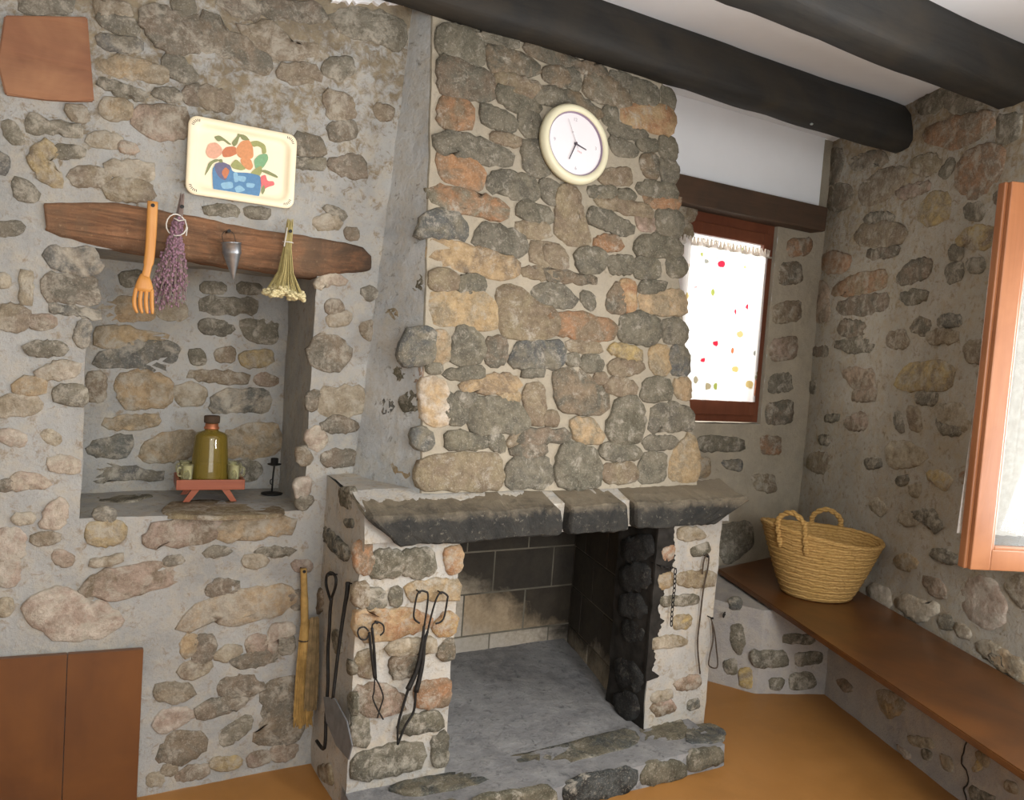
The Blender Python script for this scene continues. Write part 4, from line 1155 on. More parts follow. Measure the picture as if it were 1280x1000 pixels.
# its curtain
cur = empty('curtain', (3.33, 3.38, 1.40), 'sheer white flower print curtain across the small window', 'curtain')
bm = bmesh.new(); uvl = bm.loops.layers.uv.new('UVMap'); nx, nz = 90, 24
cx0, cx1, cz0, cz1 = 2.935, 3.625, 1.405, 2.285
g = []
for j in range(nz+1):
    row = []
    for i in range(nx+1):
        u, v_ = i/nx, j/nz
        x = cx0+(cx1-cx0)*u+0.012*math.sin(u*9+v_*1.5)*(1-v_)
        yy = 3.380+0.010*math.sin(u*46+math.sin(v_*3)*0.8)+0.004*math.sin(u*101+v_*2)
        zz = cz0+(cz1-cz0)*v_ + (0.010*math.sin(u*120) if j == nz else 0)
        row.append((bm.verts.new((x, yy, zz)), u*1.0, v_*1.38))
    g.append(row)
for j in range(nz):
    for i in range(nx):
        q = (g[j][i], g[j][i+1], g[j+1][i+1], g[j+1][i]); f_ = bm.faces.new([a[0] for a in q])
        for lp, a in zip(f_.loops, q): lp[uvl].uv = (a[1], a[2])
link('cloth', bm, MAT['curtain'], cur, True)
bm = bmesh.new()
nfr = 70
for i in range(nfr):                                # gathered frill standing above the rod
    u = i/nfr; x = cx0+(cx1-cx0)*u; w_ = (cx1-cx0)/nfr
    a = 3.380+0.010*math.sin(i*1.9)
    vsq = [(x, 3.378, 2.262), (x+w_, 3.378, 2.262), (x+w_*0.9, a, 2.300+0.008*random.random()), (x+w_*0.1, a, 2.300+0.008*random.random())]
    poly_plate(bm, [Vector(p) for p in vsq], (0, 0.002, 0))
link('frill', bm, MAT['lace'], cur)
bm = bmesh.new(); tube(bm, [(cx0-0.02, 3.388, 2.262), (cx1+0.03, 3.388, 2.262)], 0.006, 8); link('curtain_rod', bm, MAT['white_ribbon'], cur, True)

# ------------------------------------------------------------------ side window with its opened sash
w2 = empty('window_2', (3.233, 1.396, 0.95), 'varnished orange wooden casement standing open at right edge', 'window'); w2['kind'] = 'structure'
hinge = Vector((3.233, 1.396, 0)); sd = Vector((-0.9158, 0.4017, 0)).normalized(); sn = Vector((sd.y, -sd.x, 0))*1.0   # along sash to its free edge; face normal
if sn.dot(Vector((0, 0, 0))-hinge) < 0: sn = -sn
up = Vector((0, 0, 1)); SL = 0.449
def sb(bm, u0, u1, v0, v1, n0, n1, bev=0.004): obox(bm, hinge, sd, up, sd.cross(up), u0, u1, v0, v1, n0, n1, bev)
sg = 1 if sd.cross(up).dot(sn) > 0 else -1
def nn(a, b): return (min(a*sg, b*sg), max(a*sg, b*sg))
bm = bmesh.new(); zb, zt2 = 0.95, 2.305
for u0, u1, v0, v1 in ((SL-0.075, SL, zb, zt2), (0.0, 0.075, zb, zt2), (0.075, SL-0.075, zb, zb+0.075), (0.075, SL-0.075, zt2-0.075, zt2)):
    sb(bm, u0, u1, v0, v1, *nn(-0.045, 0.0))
link('sash_frame', bm, MAT['sash'], w2)
bm = bmesh.new(); sb(bm, SL, SL+0.014, zb-0.0, zt2, *nn(-0.05, -0.015), 0.005); link('edge_moulding', bm, MAT['sash'], w2)
bm = bmesh.new()
for u0, u1, v0, v1 in ((SL-0.087, SL-0.073, zb+0.073, zt2-0.073), (0.073, 0.087, zb+0.073, zt2-0.073), (0.087, SL-0.087, zb+0.073, zb+0.087), (0.087, SL-0.087, zt2-0.087, zt2-0.073)):
    sb(bm, u0, u1, v0, v1, *nn(-0.03, -0.006), 0.004)
link('glazing_bead', bm, MAT['sash'], w2)
bm = bmesh.new(); sb(bm, 0.06, SL-0.06, zb+0.06, zt2-0.06, *nn(-0.026, -0.022), 0); link('pane', bm, MAT['pane'], w2)
bm = bmesh.new()                                    # fixed frame in the wall opening
for u0, u1, v0, v1 in ((SH-0.06, SH-0.0, 0.9, 2.36), (SH+0.92, SH+0.98, 0.9, 2.36), (SH, SH+0.92, 0.9, 0.96), (SH, SH+0.92, 2.30, 2.36)):
    obox(bm, O, U, V, N, u0, u1, v0, v1, -0.09, -0.02, 0.004)
link('window_frame', bm, MAT['sash'], w2)
c2 = empty('curtain', hinge+sd*0.25+Vector((0, 0, 1.07)), 'white net curtain hanging on the open orange casement', 'curtain')
bm = bmesh.new(); nx, nz = 60, 20; g = []
for j in range(nz+1):
    row = []
    for i in range(nx+1):
        u, v_ = i/nx, j/nz
        s_ = 0.02+(SL+0.0+0.022*(1-v_)**2-0.02)*u
        p = hinge+sd*s_-sn*(0.062+0.008*math.sin(u*60))+up*(1.065+1.16*v_)
        row.append(bm.verts.new(p))
    g.append(row)
for j in range(nz):
    for i in range(nx): bm.faces.new((g[j][i], g[j][i+1], g[j+1][i+1], g[j+1][i]))
link('cloth', bm, MAT['lace'], c2, True)

# ------------------------------------------------------------------ benches
def plank(bm, P, z0, z1, bev=0.004):
    a = [bm.verts.new((p[0], p[1], z0)) for p in P]; b = [bm.verts.new((p[0], p[1], z1)) for p in P]
    n = len(P); fs = [bm.faces.new(a[::-1]), bm.faces.new(b)]
    for i in range(n): fs.append(bm.faces.new((a[i], a[(i+1) % n], b[(i+1) % n], b[i])))
    es = list({e for f_ in fs for e in f_.edges})
    bmesh.ops.bevel(bm, geom=es, offset=bev, segments=2, affect='EDGES')
bd = Vector((-0.345, -0.9386, 0)).normalized()
t0 = Vector((3.291, 3.235, 0)); t1 = t0+bd*3.0
Rb0 = RW(-0.92, 0)-N*0.0; Rb1 = RW(2.35, 0)
bench = empty('bench', (3.5, 2.4, 0.434), 'long brown board bench along the right wall under the basket', 'bench')
bm = bmesh.new(); plank(bm, [(t0.x, t0.y), (t1.x, t1.y), (RW(2.15, 0).x-0.026, RW(2.15, 0).y), (RW(-0.80, 0).x-0.026, RW(-0.80, 0).y), (3.95, 3.375)], 0.434, 0.46)
bench_top = link('seat_board', bm, MAT['bench'], bench)
cb = empty('cupboard_panel', (0.0, Y0-0.035, 0), 'glossy brown wooden cupboard panel against the wall, bottom left corner', 'cupboard')
for xa, xb in ((-0.55, -0.232), (-0.230, 0.066), (0.068, 0.288)):
    bm = bmesh.new(); zl = lambda x: 0.527-(x-0.288)*0.05
    poly_plate(bm, [Vector((xa, Y0-0.032, 0.004)), Vector((xb, Y0-0.032, 0.004)), Vector((xb, Y0-0.032, zl(xb))), Vector((xa, Y0-0.032, zl(xa)))], (0, 0.022, 0))
    bmesh.ops.bevel(bm, geom=bm.edges[:], offset=0.0015, segments=2, affect='EDGES')
    link('board', bm, MAT['cupboard'], cb)

# ------------------------------------------------------------------ things set in or hung on the back wall
def prism_xz(pts, y0, y1, bev=0.004):
    bm = bmesh.new(); poly_plate(bm, [Vector((p[0], y0, p[1])) for p in pts], (0, y1-y0, 0))
    if bev: bmesh.ops.bevel(bm, geom=bm.edges[:], offset=bev, segments=2, affect='EDGES')
    return bm
bm = prism_xz([(-0.158, 2.47), (0.054, 2.522), (0.081, 2.276), (0.02, 2.262), (-0.05, 2.252), (-0.150, 2.245), (-0.172, 2.33)], Y0-0.016, Y0+0.04)
tag(link('wall_panel', bm, MAT['panel'], None, False, (-0.05, Y0-0.016, 2.37)), 'rusty brown square panel set flush in the stone wall, top left', 'panel')
# old timber lintel over the niche
bm = bmesh.new(); n = 140; rings = []
tp = [(-0.04, 1.956), (0.0, 1.964), (0.15, 1.982), (0.28, 1.982), (0.45, 1.972), (0.68, 1.958), (0.9, 1.957), (0.97, 1.945), (1.0, 1.92)]
bt = [(-0.04, 1.862), (0.0, 1.846), (0.17, 1.829), (0.4, 1.822), (0.736, 1.812), (0.82, 1.815), (0.92, 1.835), (0.97, 1.845), (1.0, 1.862)]
def interp(t, x):
    for (a, b), (c, d) in zip(t, t[1:]):
        if a <= x <= c: return b+(d-b)*(x-a)/(c-a)
    return t[-1][1]
for i in range(n+1):
    x = -0.04+1.04*i/n; a, b = interp(bt, x), interp(tp, x); mid, hh = (a+b)/2, (b-a)/2; ring = []
    for k in range(14):
        th = 2*math.pi*k/14; cy, cz = math.cos(th), math.sin(th)
        yy = (abs(cy)**0.35)*(1 if cy > 0 else -1); zz = (abs(cz)**0.4)*(1 if cz > 0 else -1)
        p = Vector((x, 2.905-yy*0.072*(min(1, hh/0.02)), mid+zz*hh)); ring.append(bm.verts.new(p+dv(p, 0.008, 8)+noise.noise_vector(Vector((p.x*9, p.y*60, p.z*60)))*0.0035))
    rings.append(ring)
for a, b in zip(rings, rings[1:]):
    for k in range(14): bm.faces.new((a[k], a[(k+1) % 14], b[(k+1) % 14], b[k]))
bm.faces.new(rings[0]); bm.faces.new(rings[-1][::-1])
tag(link('timber_lintel', bm, MAT['old_beam'], None, True, (0.48, 2.85, 1.89)), 'old reddish timber lintel with charred right end above the niche', 'beam')
BY = 2.813   # front face of the timber
def nail(p, label, d=(0, 1, 0), r=0.003, L=0.03):
    bm = bmesh.new(); p = Vector(p); d = Vector(d)
    tube(bm, [p, p+d*0.004], r*2.0, 8); tube(bm, [p+d*0.003, p+d*L], r, 8)
    return tag(link('nail', bm, MAT['iron'], None, False, p), label, 'nail')
# tray
tray = empty('tray', (0.527, Y0-0.01, 2.16), 'cream oblong tray painted with a fruit basket, hung above the timber lintel', 'tray')
def rrect(hw, hh, r, n=5):
    o_ = []
    for cx, cz, a0 in ((hw-r, hh-r, 0), (-hw+r, hh-r, 90), (-hw+r, -hh+r, 180), (hw-r, -hh+r, 270)):
        for k in range(n+1):
            a = math.radians(a0+90*k/n); o_.append((cx+r*math.cos(a), cz+r*math.sin(a)))
    return o_
TY = Y0-0.026
bm = bmesh.new(); rings = []
for hw, hh, r, y in ((0.150, 0.104, 0.03, 0.012), (0.172, 0.123, 0.028, 0.004), (0.176, 0.127, 0.03, 0.0), (0.174, 0.125, 0.03, -0.005), (0.156, 0.108, 0.034, -0.004), (0.150, 0.102, 0.034, 0.002), (0.143, 0.095, 0.034, 0.008), (0.13, 0.083, 0.03, 0.0085)):
    rings.append([bm.verts.new((0.527+p[0], TY+y, 2.163+p[1])) for p in rrect(hw, hh, r)])
for a, b in zip(rings, rings[1:]):
    for k in range(len(a)): bm.faces.new((a[k], a[(k+1) % len(a)], b[(k+1) % len(a)], b[k]))
bm.faces.new(rings[0][::-1]); bm.faces.new(rings[-1])
link('tray_body', bm, MAT['cream'], tray, True)
TRC = {'leaf': (142, 146, 98), 'pink': (232, 176, 146), 'rust': (206, 126, 84), 'orange': (222, 152, 100), 'teal': (132, 178, 130), 'green': (164, 166, 104),
       'blue': (92, 138, 178), 'pale_blue': (146, 190, 214), 'plum': (112, 108, 134), 'strawberry': (232, 118, 116), 'dark': (120, 108, 92)}
tz = [('leaf', '330,320 370,308 420,340 465,375 440,375 400,345 360,355'), ('leaf', '270,600 290,530 340,505 375,515 320,535 290,590 265,628'), ('leaf', '480,360 520,315 525,285 590,310 620,345 560,340 540,310 525,370 500,390'),
 ('green', '640,360 700,350 760,380 775,440 740,450 735,405 700,390 670,400'), ('pink', '265,440 285,380 340,370 385,410 385,455 340,490 290,480'), ('rust', '400,440 430,405 500,400 520,450 470,475 415,480'),
 ('orange', '520,420 560,360 620,350 650,400 660,480 600,500 540,470'), ('teal', '680,510 720,470 780,460 795,500 755,570 700,580'), ('orange', '560,500 640,500 665,560 640,590 580,560'), ('green', '480,550 520,505 560,540 600,580 560,590 500,575'),
 ('green', '640,640 680,590 740,560 745,610 720,650'), ('blue', '345,560 480,570 500,620 620,625 722,650 710,815 620,800 440,785 365,775'), ('plum', '345,545 400,530 470,560 450,620 430,670 380,640 350,590'), ('rust', '400,610 430,570 465,600 435,665'),
 ('pale_blue', '500,620 530,610 550,680 515,690'), ('pale_blue', '400,700 490,690 500,740 420,745'), ('pale_blue', '540,640 610,650 600,690 550,680'), ('pale_blue', '620,700 690,710 680,740 625,735'), ('pale_blue', '520,740 560,720 610,760 540,780'),
 ('strawberry', '745,655 785,640 800,690 850,690 860,720 800,735 765,765 755,720'), ('leaf', '735,600 790,595 880,640 885,660 820,635 770,615'), ('leaf', '750,760 770,720 785,760 765,800'), ('leaf', '375,505 395,500 405,525 380,530')]
mats = {k: plain('painted_'+k, lin(*v), 0.5, 0, 0.4, 0.1, 120) for k, v in TRC.items()}
PN = {'leaf': 'painted_leaf', 'green': 'painted_leaf', 'blue': 'painted_basket', 'pale_blue': 'painted_flower', 'strawberry': 'painted_strawberry'}
def tpx(x, z):                                      # design laid out on the tray: centre and scale measured on the tray itself
    u = (x-575)/445; v = (540+(x-575)*0.17-z)/315
    return Vector((0.527+u*0.165, TY+0.0070, 2.163+v*0.125))
for i, (k, s) in enumerate(tz):
    P = [tpx(*map(float, p.split(','))) for p in s.split()]
    cen = sum(P, Vector())/len(P); P = [cen+(p-cen)*1.16 for p in P]
    for _ in range(2): P = [q for a, b in zip(P, P[1:]+P[:1]) for q in (a.lerp(b, 0.18), a.lerp(b, 0.82))]
    bm = bmesh.new(); poly_plate(bm, [p+Vector((0, -0.00012*(i+1), 0)) for p in P], (0, 0.0001, 0))
    link(PN.get(k, 'painted_fruit'), bm, mats[k], tray)
bm = bmesh.new()
for sx_ in (-1, 1):
    for sz_ in (-1, 1):
        for k in range(6):
            a = math.radians(10+k*16); r0, r1 = 0.016, 0.024
            c0 = Vector((0.527+sx_*0.142, TY-0.0052, 2.163+sz_*0.093)); d = Vector((sx_*math.cos(a), 0, sz_*math.sin(a))); t_ = Vector((-d.z, 0, d.x))*0.0012
            bm.faces.new([bm.verts.new(q) for q in (c0+d*r0-t_, c0+d*r0+t_, c0+d*r1+t_, c0+d*r1-t_)])
link('rim_marks', bm, mats['dark'], tray)['kind'] = 'stuff'
nail((0.50, Y0-0.020, 2.284), 'small nail holding the painted tray', L=0.05)
# wooden fork
fk = empty('wooden_fork', (0.247, 2.797, 1.98), 'honey coloured wooden pasta fork hanging at the left of the timber lintel', 'utensil')
bm = bmesh.new(); pth = [(0.250, 2.752, 1.985), (0.250, 2.752, 1.90), (0.248, 2.752, 1.82), (0.243, 2.752, 1.775), (0.238, 2.752, 1.75)]
tube(bm, smooth_path(pth, 4), [0.0155]*6+[0.0150]*5+[0.012]*4+[0.013]*2, 10, squash=(0.35, 1.0) if False else None)
for v in bm.verts: v.co.y = 2.752+(v.co.y-2.752)*0.45
link('handle', bm, MAT['fork'], fk, True)
bm = bmesh.new(); lathe(bm, [(0.0, 0.0), (0.012, 0.002), (0.022, -0.02), (0.028, -0.04), (0.027, -0.052), (0.0, -0.055)], 14)
for v in bm.verts: v.co = Vector((0.236+v.co.x*0.95, 2.752+v.co.y*0.35, 1.757+v.co.z))
link('head', bm, MAT['fork'], fk, True)
for k in range(4):
    bm = bmesh.new(); dx = (k-1.5)*0.0150
    tube(bm, smooth_path([(0.236+dx, 2.752, 1.712), (0.234+dx*1.1, 2.746, 1.68), (0.236+dx*1.1, 2.744, 1.655), (0.241+dx*0.95, 2.743, 1.636)], 4), [0.0065]*9+[0.006, 0.005, 0.0045, 0.003], 7)
    link('tine', bm, MAT['fork'], fk, True)
nail((0.250, 2.742, 1.972), 'nail through the hanging wooden fork', L=0.09)
# lavender bunch
lav = empty('lavender_bunch', (0.335, 2.79, 1.99), 'bunch of dried purple lavender with a white wire ring, beside the wooden fork', 'dried flowers')
bs = bmesh.new(); bb = bmesh.new(); rl = random.Random(4)
for i in range(230):
    a = rl.uniform(0, 2*math.pi); r_ = math.sqrt(rl.random())
    p0 = Vector((0.338+0.007*r_*math.cos(a), 2.79+0.006*math.sin(a)*r_, 2.0+rl.uniform(-0.02, 0.03)))
    p1 = Vector((0.326+0.014*r_*math.cos(a), 2.788+0.014*r_*math.sin(a), 1.90))
    L = rl.uniform(0.55, 1.0)
    p2 = Vector((0.311+0.058*r_*math.cos(a), 2.790+0.024*r_*math.sin(a), 1.90-0.245*L+0.015*math.cos(a)))
    tube(bs, [p0, p1, p2], 0.0009, 3, cap=False)
    for q in range(8):
        t = -0.25+1.25*(q+rl.random())/8; p = (p1.lerp(p2, t) if t > 0 else p1.lerp(p0, -t*1.6))+Vector((rl.uniform(-1, 1), rl.uniform(-1, 1), rl.uniform(-1, 1)))*0.007
        s = rl.uniform(0.0024, 0.0046); mtx = Matrix.Translation(p) @ Matrix.Diagonal((s, s, s*1.4, 1))
        bmesh.ops.create_icosphere(bb, subdivisions=1, radius=1, matrix=mtx)
link('stems', bs, MAT['lav_stem'], lav)['kind'] = 'stuff'
link('buds', bb, MAT['lav_bud'], lav)['kind'] = 'stuff'
bm = bmesh.new(); tube(bm, [Vector((0.330+0.030*math.cos(t*0.3927)-0.006, 2.775+0.01*math.sin(t*0.8), 1.925+0.034*math.sin(t*0.3927))) for t in range(16)], 0.0022, 6, True)
tube(bm, [(0.315, 2.77, 1.945), (0.33, 2.765, 1.938), (0.348, 2.77, 1.945), (0.356, 2.775, 1.92), (0.354, 2.775, 1.895)], 0.0022, 6)
link('wire_ring', bm, MAT['white_ribbon'], lav, True)
nail((0.338, 2.77, 1.985), 'nail behind the lavender bunch', L=0.06)
# zinc cone
cn = empty('metal_cone', (0.493, 2.79, 1.89), 'small galvanised metal cone hanging point down from the timber lintel', 'cone')
bm = bmesh.new(); lathe(bm, [(0.0005, -0.118), (0.004, -0.112), (0.028, -0.035), (0.0305, -0.030), (0.0305, 0.0), (0.0325, 0.001), (0.0325, 0.004), (0.029, 0.004), (0.027, -0.030), (0.003, -0.106)], 28, (0, 0, 0), Matrix.Rotation(math.radians(-6), 3, 'Y'))
bmesh.ops.translate(bm, verts=bm.verts, vec=(0.495, 2.782, 1.888)); link('cone_body', bm, MAT['zinc'], cn, True)
bm = bmesh.new(); tube(bm, smooth_path([(0.474, 2.795, 1.888), (0.468, 2.80, 1.915), (0.482, 2.803, 1.932), (0.503, 2.80, 1.925), (0.512, 2.795, 1.892)], 4), 0.0014, 5); link('wire_loop', bm, MAT['rust'], cn, True)
nail((0.487, 2.787, 1.930), 'nail carrying the metal cone', L=0.05)
# dried flower bunch
df = empty('dried_flower_bunch', (0.69, 2.79, 1.98), 'upside-down bunch of pale yellow dried flowers at the right of the timber lintel', 'dried flowers')
bs = bmesh.new(); bb = bmesh.new()
for i in range(110):
    a = rl.uniform(0, 2*math.pi); r_ = math.sqrt(rl.random())
    p0 = Vector((0.684+0.012*r_*math.cos(a), 2.79+0.010*r_*math.sin(a), 1.985+rl.uniform(-0.03, 0.015)))
    p1 = Vector((0.680+0.014*r_*math.cos(a), 2.788+0.012*r_*math.sin(a), 1.90))
    p2 = Vector((0.674+0.066*r_*math.cos(a), 2.77+0.045*r_*math.sin(a), 1.738+0.030*(1-r_)*rl.random()+0.012*rl.random()-0.004*math.cos(a)))
    pm = p1.lerp(p2, 0.55)+Vector(((0.677-p1.lerp(p2, .55).x)*0.35, 0, 0))
    tube(bs, [p0, p1, pm, p2], 0.0011, 3, cap=False)
    for q in range(4):
        p = p2+Vector((rl.uniform(-1, 1)*0.010, rl.uniform(-1, 1)*0.010, rl.uniform(-1.8, 0.6)*0.008)); s = rl.uniform(0.006, 0.010)
        bmesh.ops.create_icosphere(bb, subdivisions=1, radius=1, matrix=Matrix.Translation(p) @ Matrix.Diagonal((s, s, s*0.7, 1)))
    for q in range(2):
        p = pm.lerp(p2, rl.random()); s = 0.0022
        bmesh.ops.create_icosphere(bs, subdivisions=1, radius=s, matrix=Matrix.Translation(p))
link('stems', bs, MAT['dry_stem'], df)['kind'] = 'stuff'
link('flower_heads', bb, MAT['dry_head'], df)['kind'] = 'stuff'
bm = bmesh.new(); tube(bm, [Vector((0.682+0.017*math.cos(t*0.785), 2.789+0.014*math.sin(t*0.785), 1.918)) for t in range(8)], 0.0018, 5, True)
tube(bm, [(0.672, 2.772, 1.965), (0.668, 2.77, 1.93), (0.664, 2.768, 1.90)], 0.0022, 5)
link('white_tie', bm, MAT['white_ribbon'], df, True)
nail((0.684, 2.772, 1.955), 'nail above the dried yellow flowers', L=0.06)

# ------------------------------------------------------------------ niche contents
ZS = 0.972
st = empty('bottle_stand', (0.53, 3.14, ZS), 'red-brown wooden stand with splayed legs carrying the olive bottle', 'stand')
SXc, SYc = 0.518, 3.12
Rz = Matrix.Rotation(math.radians(-4), 4, 'Z'); Mst = Matrix.Translation((SXc, SYc, 0)) @ Rz
bm = bmesh.new(); box(bm, (-0.112, -0.075, ZS+0.048), (0.112, 0.085, ZS+0.060), 0, 0.002, Mst)
for lo, hi in (((-0.112, -0.085, ZS+0.045), (0.112, -0.073, ZS+0.082)), ((-0.112, 0.075, ZS+0.045), (0.112, 0.087, ZS+0.082)), ((-0.118, -0.085, ZS+0.045), (-0.106, 0.087, ZS+0.082)), ((0.106, -0.085, ZS+0.045), (0.118, 0.087, ZS+0.082))):
    box(bm, lo, hi, 0, 0.002, Mst)
link('tray_box', bm, MAT['stand'], st)
for sx_ in (-1, 1):
    for sy_ in (-1, 1):
        bm = bmesh.new(); x0_, x1_ = sx_*0.050, sx_*0.082
        pts = [Vector((x0_-0.014, sy_*0.07-0.007, ZS+0.047)), Vector((x0_+0.014, sy_*0.07-0.007, ZS+0.047)), Vector((x1_+0.011, sy_*0.07-0.007, ZS+0.0)), Vector((x1_-0.011, sy_*0.07-0.007, ZS+0.0))]
        poly_plate(bm, pts, (0, 0.014, 0)); bmesh.ops.transform(bm, matrix=Mst, verts=bm.verts); link('leg', bm, MAT['stand'], st)
bz = ZS+0.0605
bt_ = empty('bottle', (SXc, SYc, bz), 'olive green tapered glass bottle with dark cork on the red-brown stand', 'bottle')
bm = bmesh.new(); c_ = (SXc, SYc, bz)
outer = [(0.0, 0.0), (0.062, 0.0), (0.068, 0.004), (0.0685, 0.015), (0.0665, 0.05), (0.0625, 0.11), (0.058, 0.168), (0.056, 0.178), (0.048, 0.186), (0.026, 0.193), (0.021, 0.205), (0.021, 0.222)]
inner = [(0.018, 0.222), (0.018, 0.203), (0.023, 0.190), (0.045, 0.182), (0.053, 0.175), (0.055, 0.165), (0.0595, 0.11), (0.0635, 0.05), (0.0655, 0.015), (0.064, 0.006), (0.0, 0.005)]
lathe(bm, outer+inner, 36, c_); link('glass_body', bm, MAT['olive_glass'], bt_, True)
bm = bmesh.new(); lathe(bm, [(0.0, 0.0062), (0.0625, 0.0068), (0.0645, 0.015), (0.0625, 0.05), (0.0600, 0.070), (0.0, 0.070)], 36, c_); link('liquor', bm, MAT['liquor'], bt_, True)
bm = bmesh.new(); lathe(bm, [(0.0215, 0.198), (0.0275, 0.200), (0.0275, 0.206), (0.0235, 0.210), (0.0235, 0.220), (0.0215, 0.221)], 24, c_, None, False); link('collar', bm, MAT['copper'], bt_, True)
bm = bmesh.new(); lathe(bm, [(0.0, 0.216), (0.017, 0.216), (0.017, 0.222), (0.0275, 0.2225), (0.0285, 0.228), (0.0285, 0.246), (0.026, 0.249), (0.0, 0.249)], 24, c_); link('cork', bm, MAT['cork'], bt_, True)
gl = [(-0.082, -0.045, 'front left small handled glass beside the olive bottle'), (-0.082, 0.045, 'rear left small handled glass behind the olive bottle'), (0.082, -0.045, 'front right small handled glass beside the olive bottle'), (0.082, 0.045, 'rear right small handled glass behind the olive bottle')]
def make_glass():
    t = empty('shot_glass', (0, 0, 0), gl[0][2], 'glass', 'small glasses round the bottle')
    bm = bmesh.new(); lathe(bm, [(0.0, 0.0), (0.016, 0.0), (0.018, 0.003), (0.0185, 0.03), (0.021, 0.066), (0.0215, 0.068), (0.020, 0.068), (0.0170, 0.03), (0.0160, 0.008), (0.0, 0.007)], 20)
    link('cup', bm, MAT['clear_glass'], t, True)
    bm = bmesh.new(); tube(bm, smooth_path([(-0.0195, 0, 0.060), (-0.033, 0, 0.059), (-0.036, 0, 0.045), (-0.032, 0, 0.032), (-0.0188, 0, 0.030)], 4), 0.003, 8); link('handle', bm, MAT['clear_glass'], t, True)
    return t
g0 = make_glass()
for i, (dx, dy, lab) in enumerate(gl):
    t = g0
    if i:
        t = g0.copy(); COL.objects.link(t)
        for ch in list(g0.children):
            c = ch.copy(); COL.objects.link(c); c.parent = t
    p = Mst @ Vector((dx, dy, 0)); t.location = (p.x, p.y, bz); t.scale = (1.05, 1.05, 1.05); t.rotation_euler = (0, 0, 0.5 if dx < 0 else math.pi-0.4); t['label'] = lab
cs = empty('candlestick', (0.762, 3.16, ZS), 'small black iron candlestick standing at the right of the niche', 'candlestick')
bm = bmesh.new(); lathe(bm, [(0.0, 0.0), (0.040, 0.0), (0.042, 0.003), (0.030, 0.006), (0.006, 0.009), (0.0, 0.010)], 24, (0.762, 3.16, ZS)); link('base', bm, MAT['iron'], cs, True)
bm = bmesh.new(); tube(bm, [(0.762, 3.16, ZS+0.008), (0.763, 3.16, ZS+0.06), (0.766, 3.16, ZS+0.113)], 0.0036, 8); link('stem', bm, MAT['iron'], cs, True)
bm = bmesh.new(); tube(bm, smooth_path([(0.763, 3.16, ZS+0.035), (0.754, 3.155, ZS+0.042), (0.752, 3.152, ZS+0.055), (0.757, 3.152, ZS+0.060)], 3), 0.0022, 6); link('scroll', bm, MAT['iron'], cs, True)
bm = bmesh.new(); lathe(bm, [(0.0, 0.112), (0.010, 0.112), (0.026, 0.117), (0.027, 0.120), (0.014, 0.119), (0.0145, 0.142), (0.0125, 0.142), (0.012, 0.120), (0.0, 0.120)], 20, (0.766, 3.16, ZS)); link('candle_cup', bm, MAT['iron'], cs, True)

# ------------------------------------------------------------------ clock on the hood
O, U, V, N = [Vector(x) for x in PLANES['hood']]
ck = Vector((1.752, 2.6915, 2.431)); ck = O+U*(ck-O).dot(U)+V*(ck-O).dot(V)
clk = empty('wall_clock', ck, 'round cream-rimmed wall clock on the chimney hood', 'clock')
MC = Matrix(((U.x, V.x, N.x), (U.y, V.y, N.y), (U.z, V.z, N.z)))
CR = 0.160
bm = bmesh.new(); lathe(bm, [(0.0, 0.012), (CR-0.01, 0.012), (CR, 0.018), (CR, 0.034), (CR-0.008, 0.046), (CR-0.018, 0.050), (CR-0.028, 0.047), (CR-0.033, 0.040), (CR-0.034, 0.030), (0.0, 0.030)], 64, ck, MC)
link('rim', bm, MAT['clock_rim'], clk, True)
bm = bmesh.new(); lathe(bm, [(0.0, 0.031), (CR-0.035, 0.031), (CR-0.035, 0.033), (0.0, 0.033)], 64, ck, MC); link('dial', bm, MAT['clock_face'], clk)
bm = bmesh.new(); lathe(bm, [(CR-0.0375, 0.0335), (CR-0.033, 0.0335), (CR-0.033, 0.041), (CR-0.0345, 0.0415), (CR-0.0375, 0.0345), (CR-0.0375, 0.0335)], 64, ck, MC, False); link('dial_ring', bm, MAT['clock_ring'], clk)
def hand(name, ang, L, wd, z, mat, tail=0.0):
    a = math.radians(ang); d = Vector((math.sin(a), math.cos(a))); s = Vector((d.y, -d.x)); bm = bmesh.new()
    P = [ck+MC @ Vector((q.x, q.y, z)) for q in (d*-tail-s*wd, d*-tail+s*wd, d*L+s*wd*0.6, d*L-s*wd*0.6)]
    poly_plate(bm, P, N*0.001); return link(name, bm, mat, clk)
hand('minute_hand', 206, 0.076, 0.0028, 0.038, MAT['clock_ink'], 0.008)
hand('hour_hand', 107, 0.052, 0.0034, 0.036, MAT['clock_ink'], 0.008)
hand('second_hand', 338, 0.100, 0.0009, 0.040, MAT['clock_faint'], 0.02)
bm = bmesh.new(); lathe(bm, [(0.0, 0.033), (0.0055, 0.033), (0.0055, 0.041), (0.0, 0.042)], 16, ck, MC); link('pin', bm, MAT['clock_ink'], clk)
bm = bmesh.new(); pc = ck+MC @ Vector((-0.0172, 0.0425, 0)); lathe(bm, [(0.0, 0.0405), (0.0035, 0.0405), (0.0035, 0.0415), (0.0, 0.0415)], 12, pc, MC); link('counterweight', bm, MAT['clock_faint'], clk)
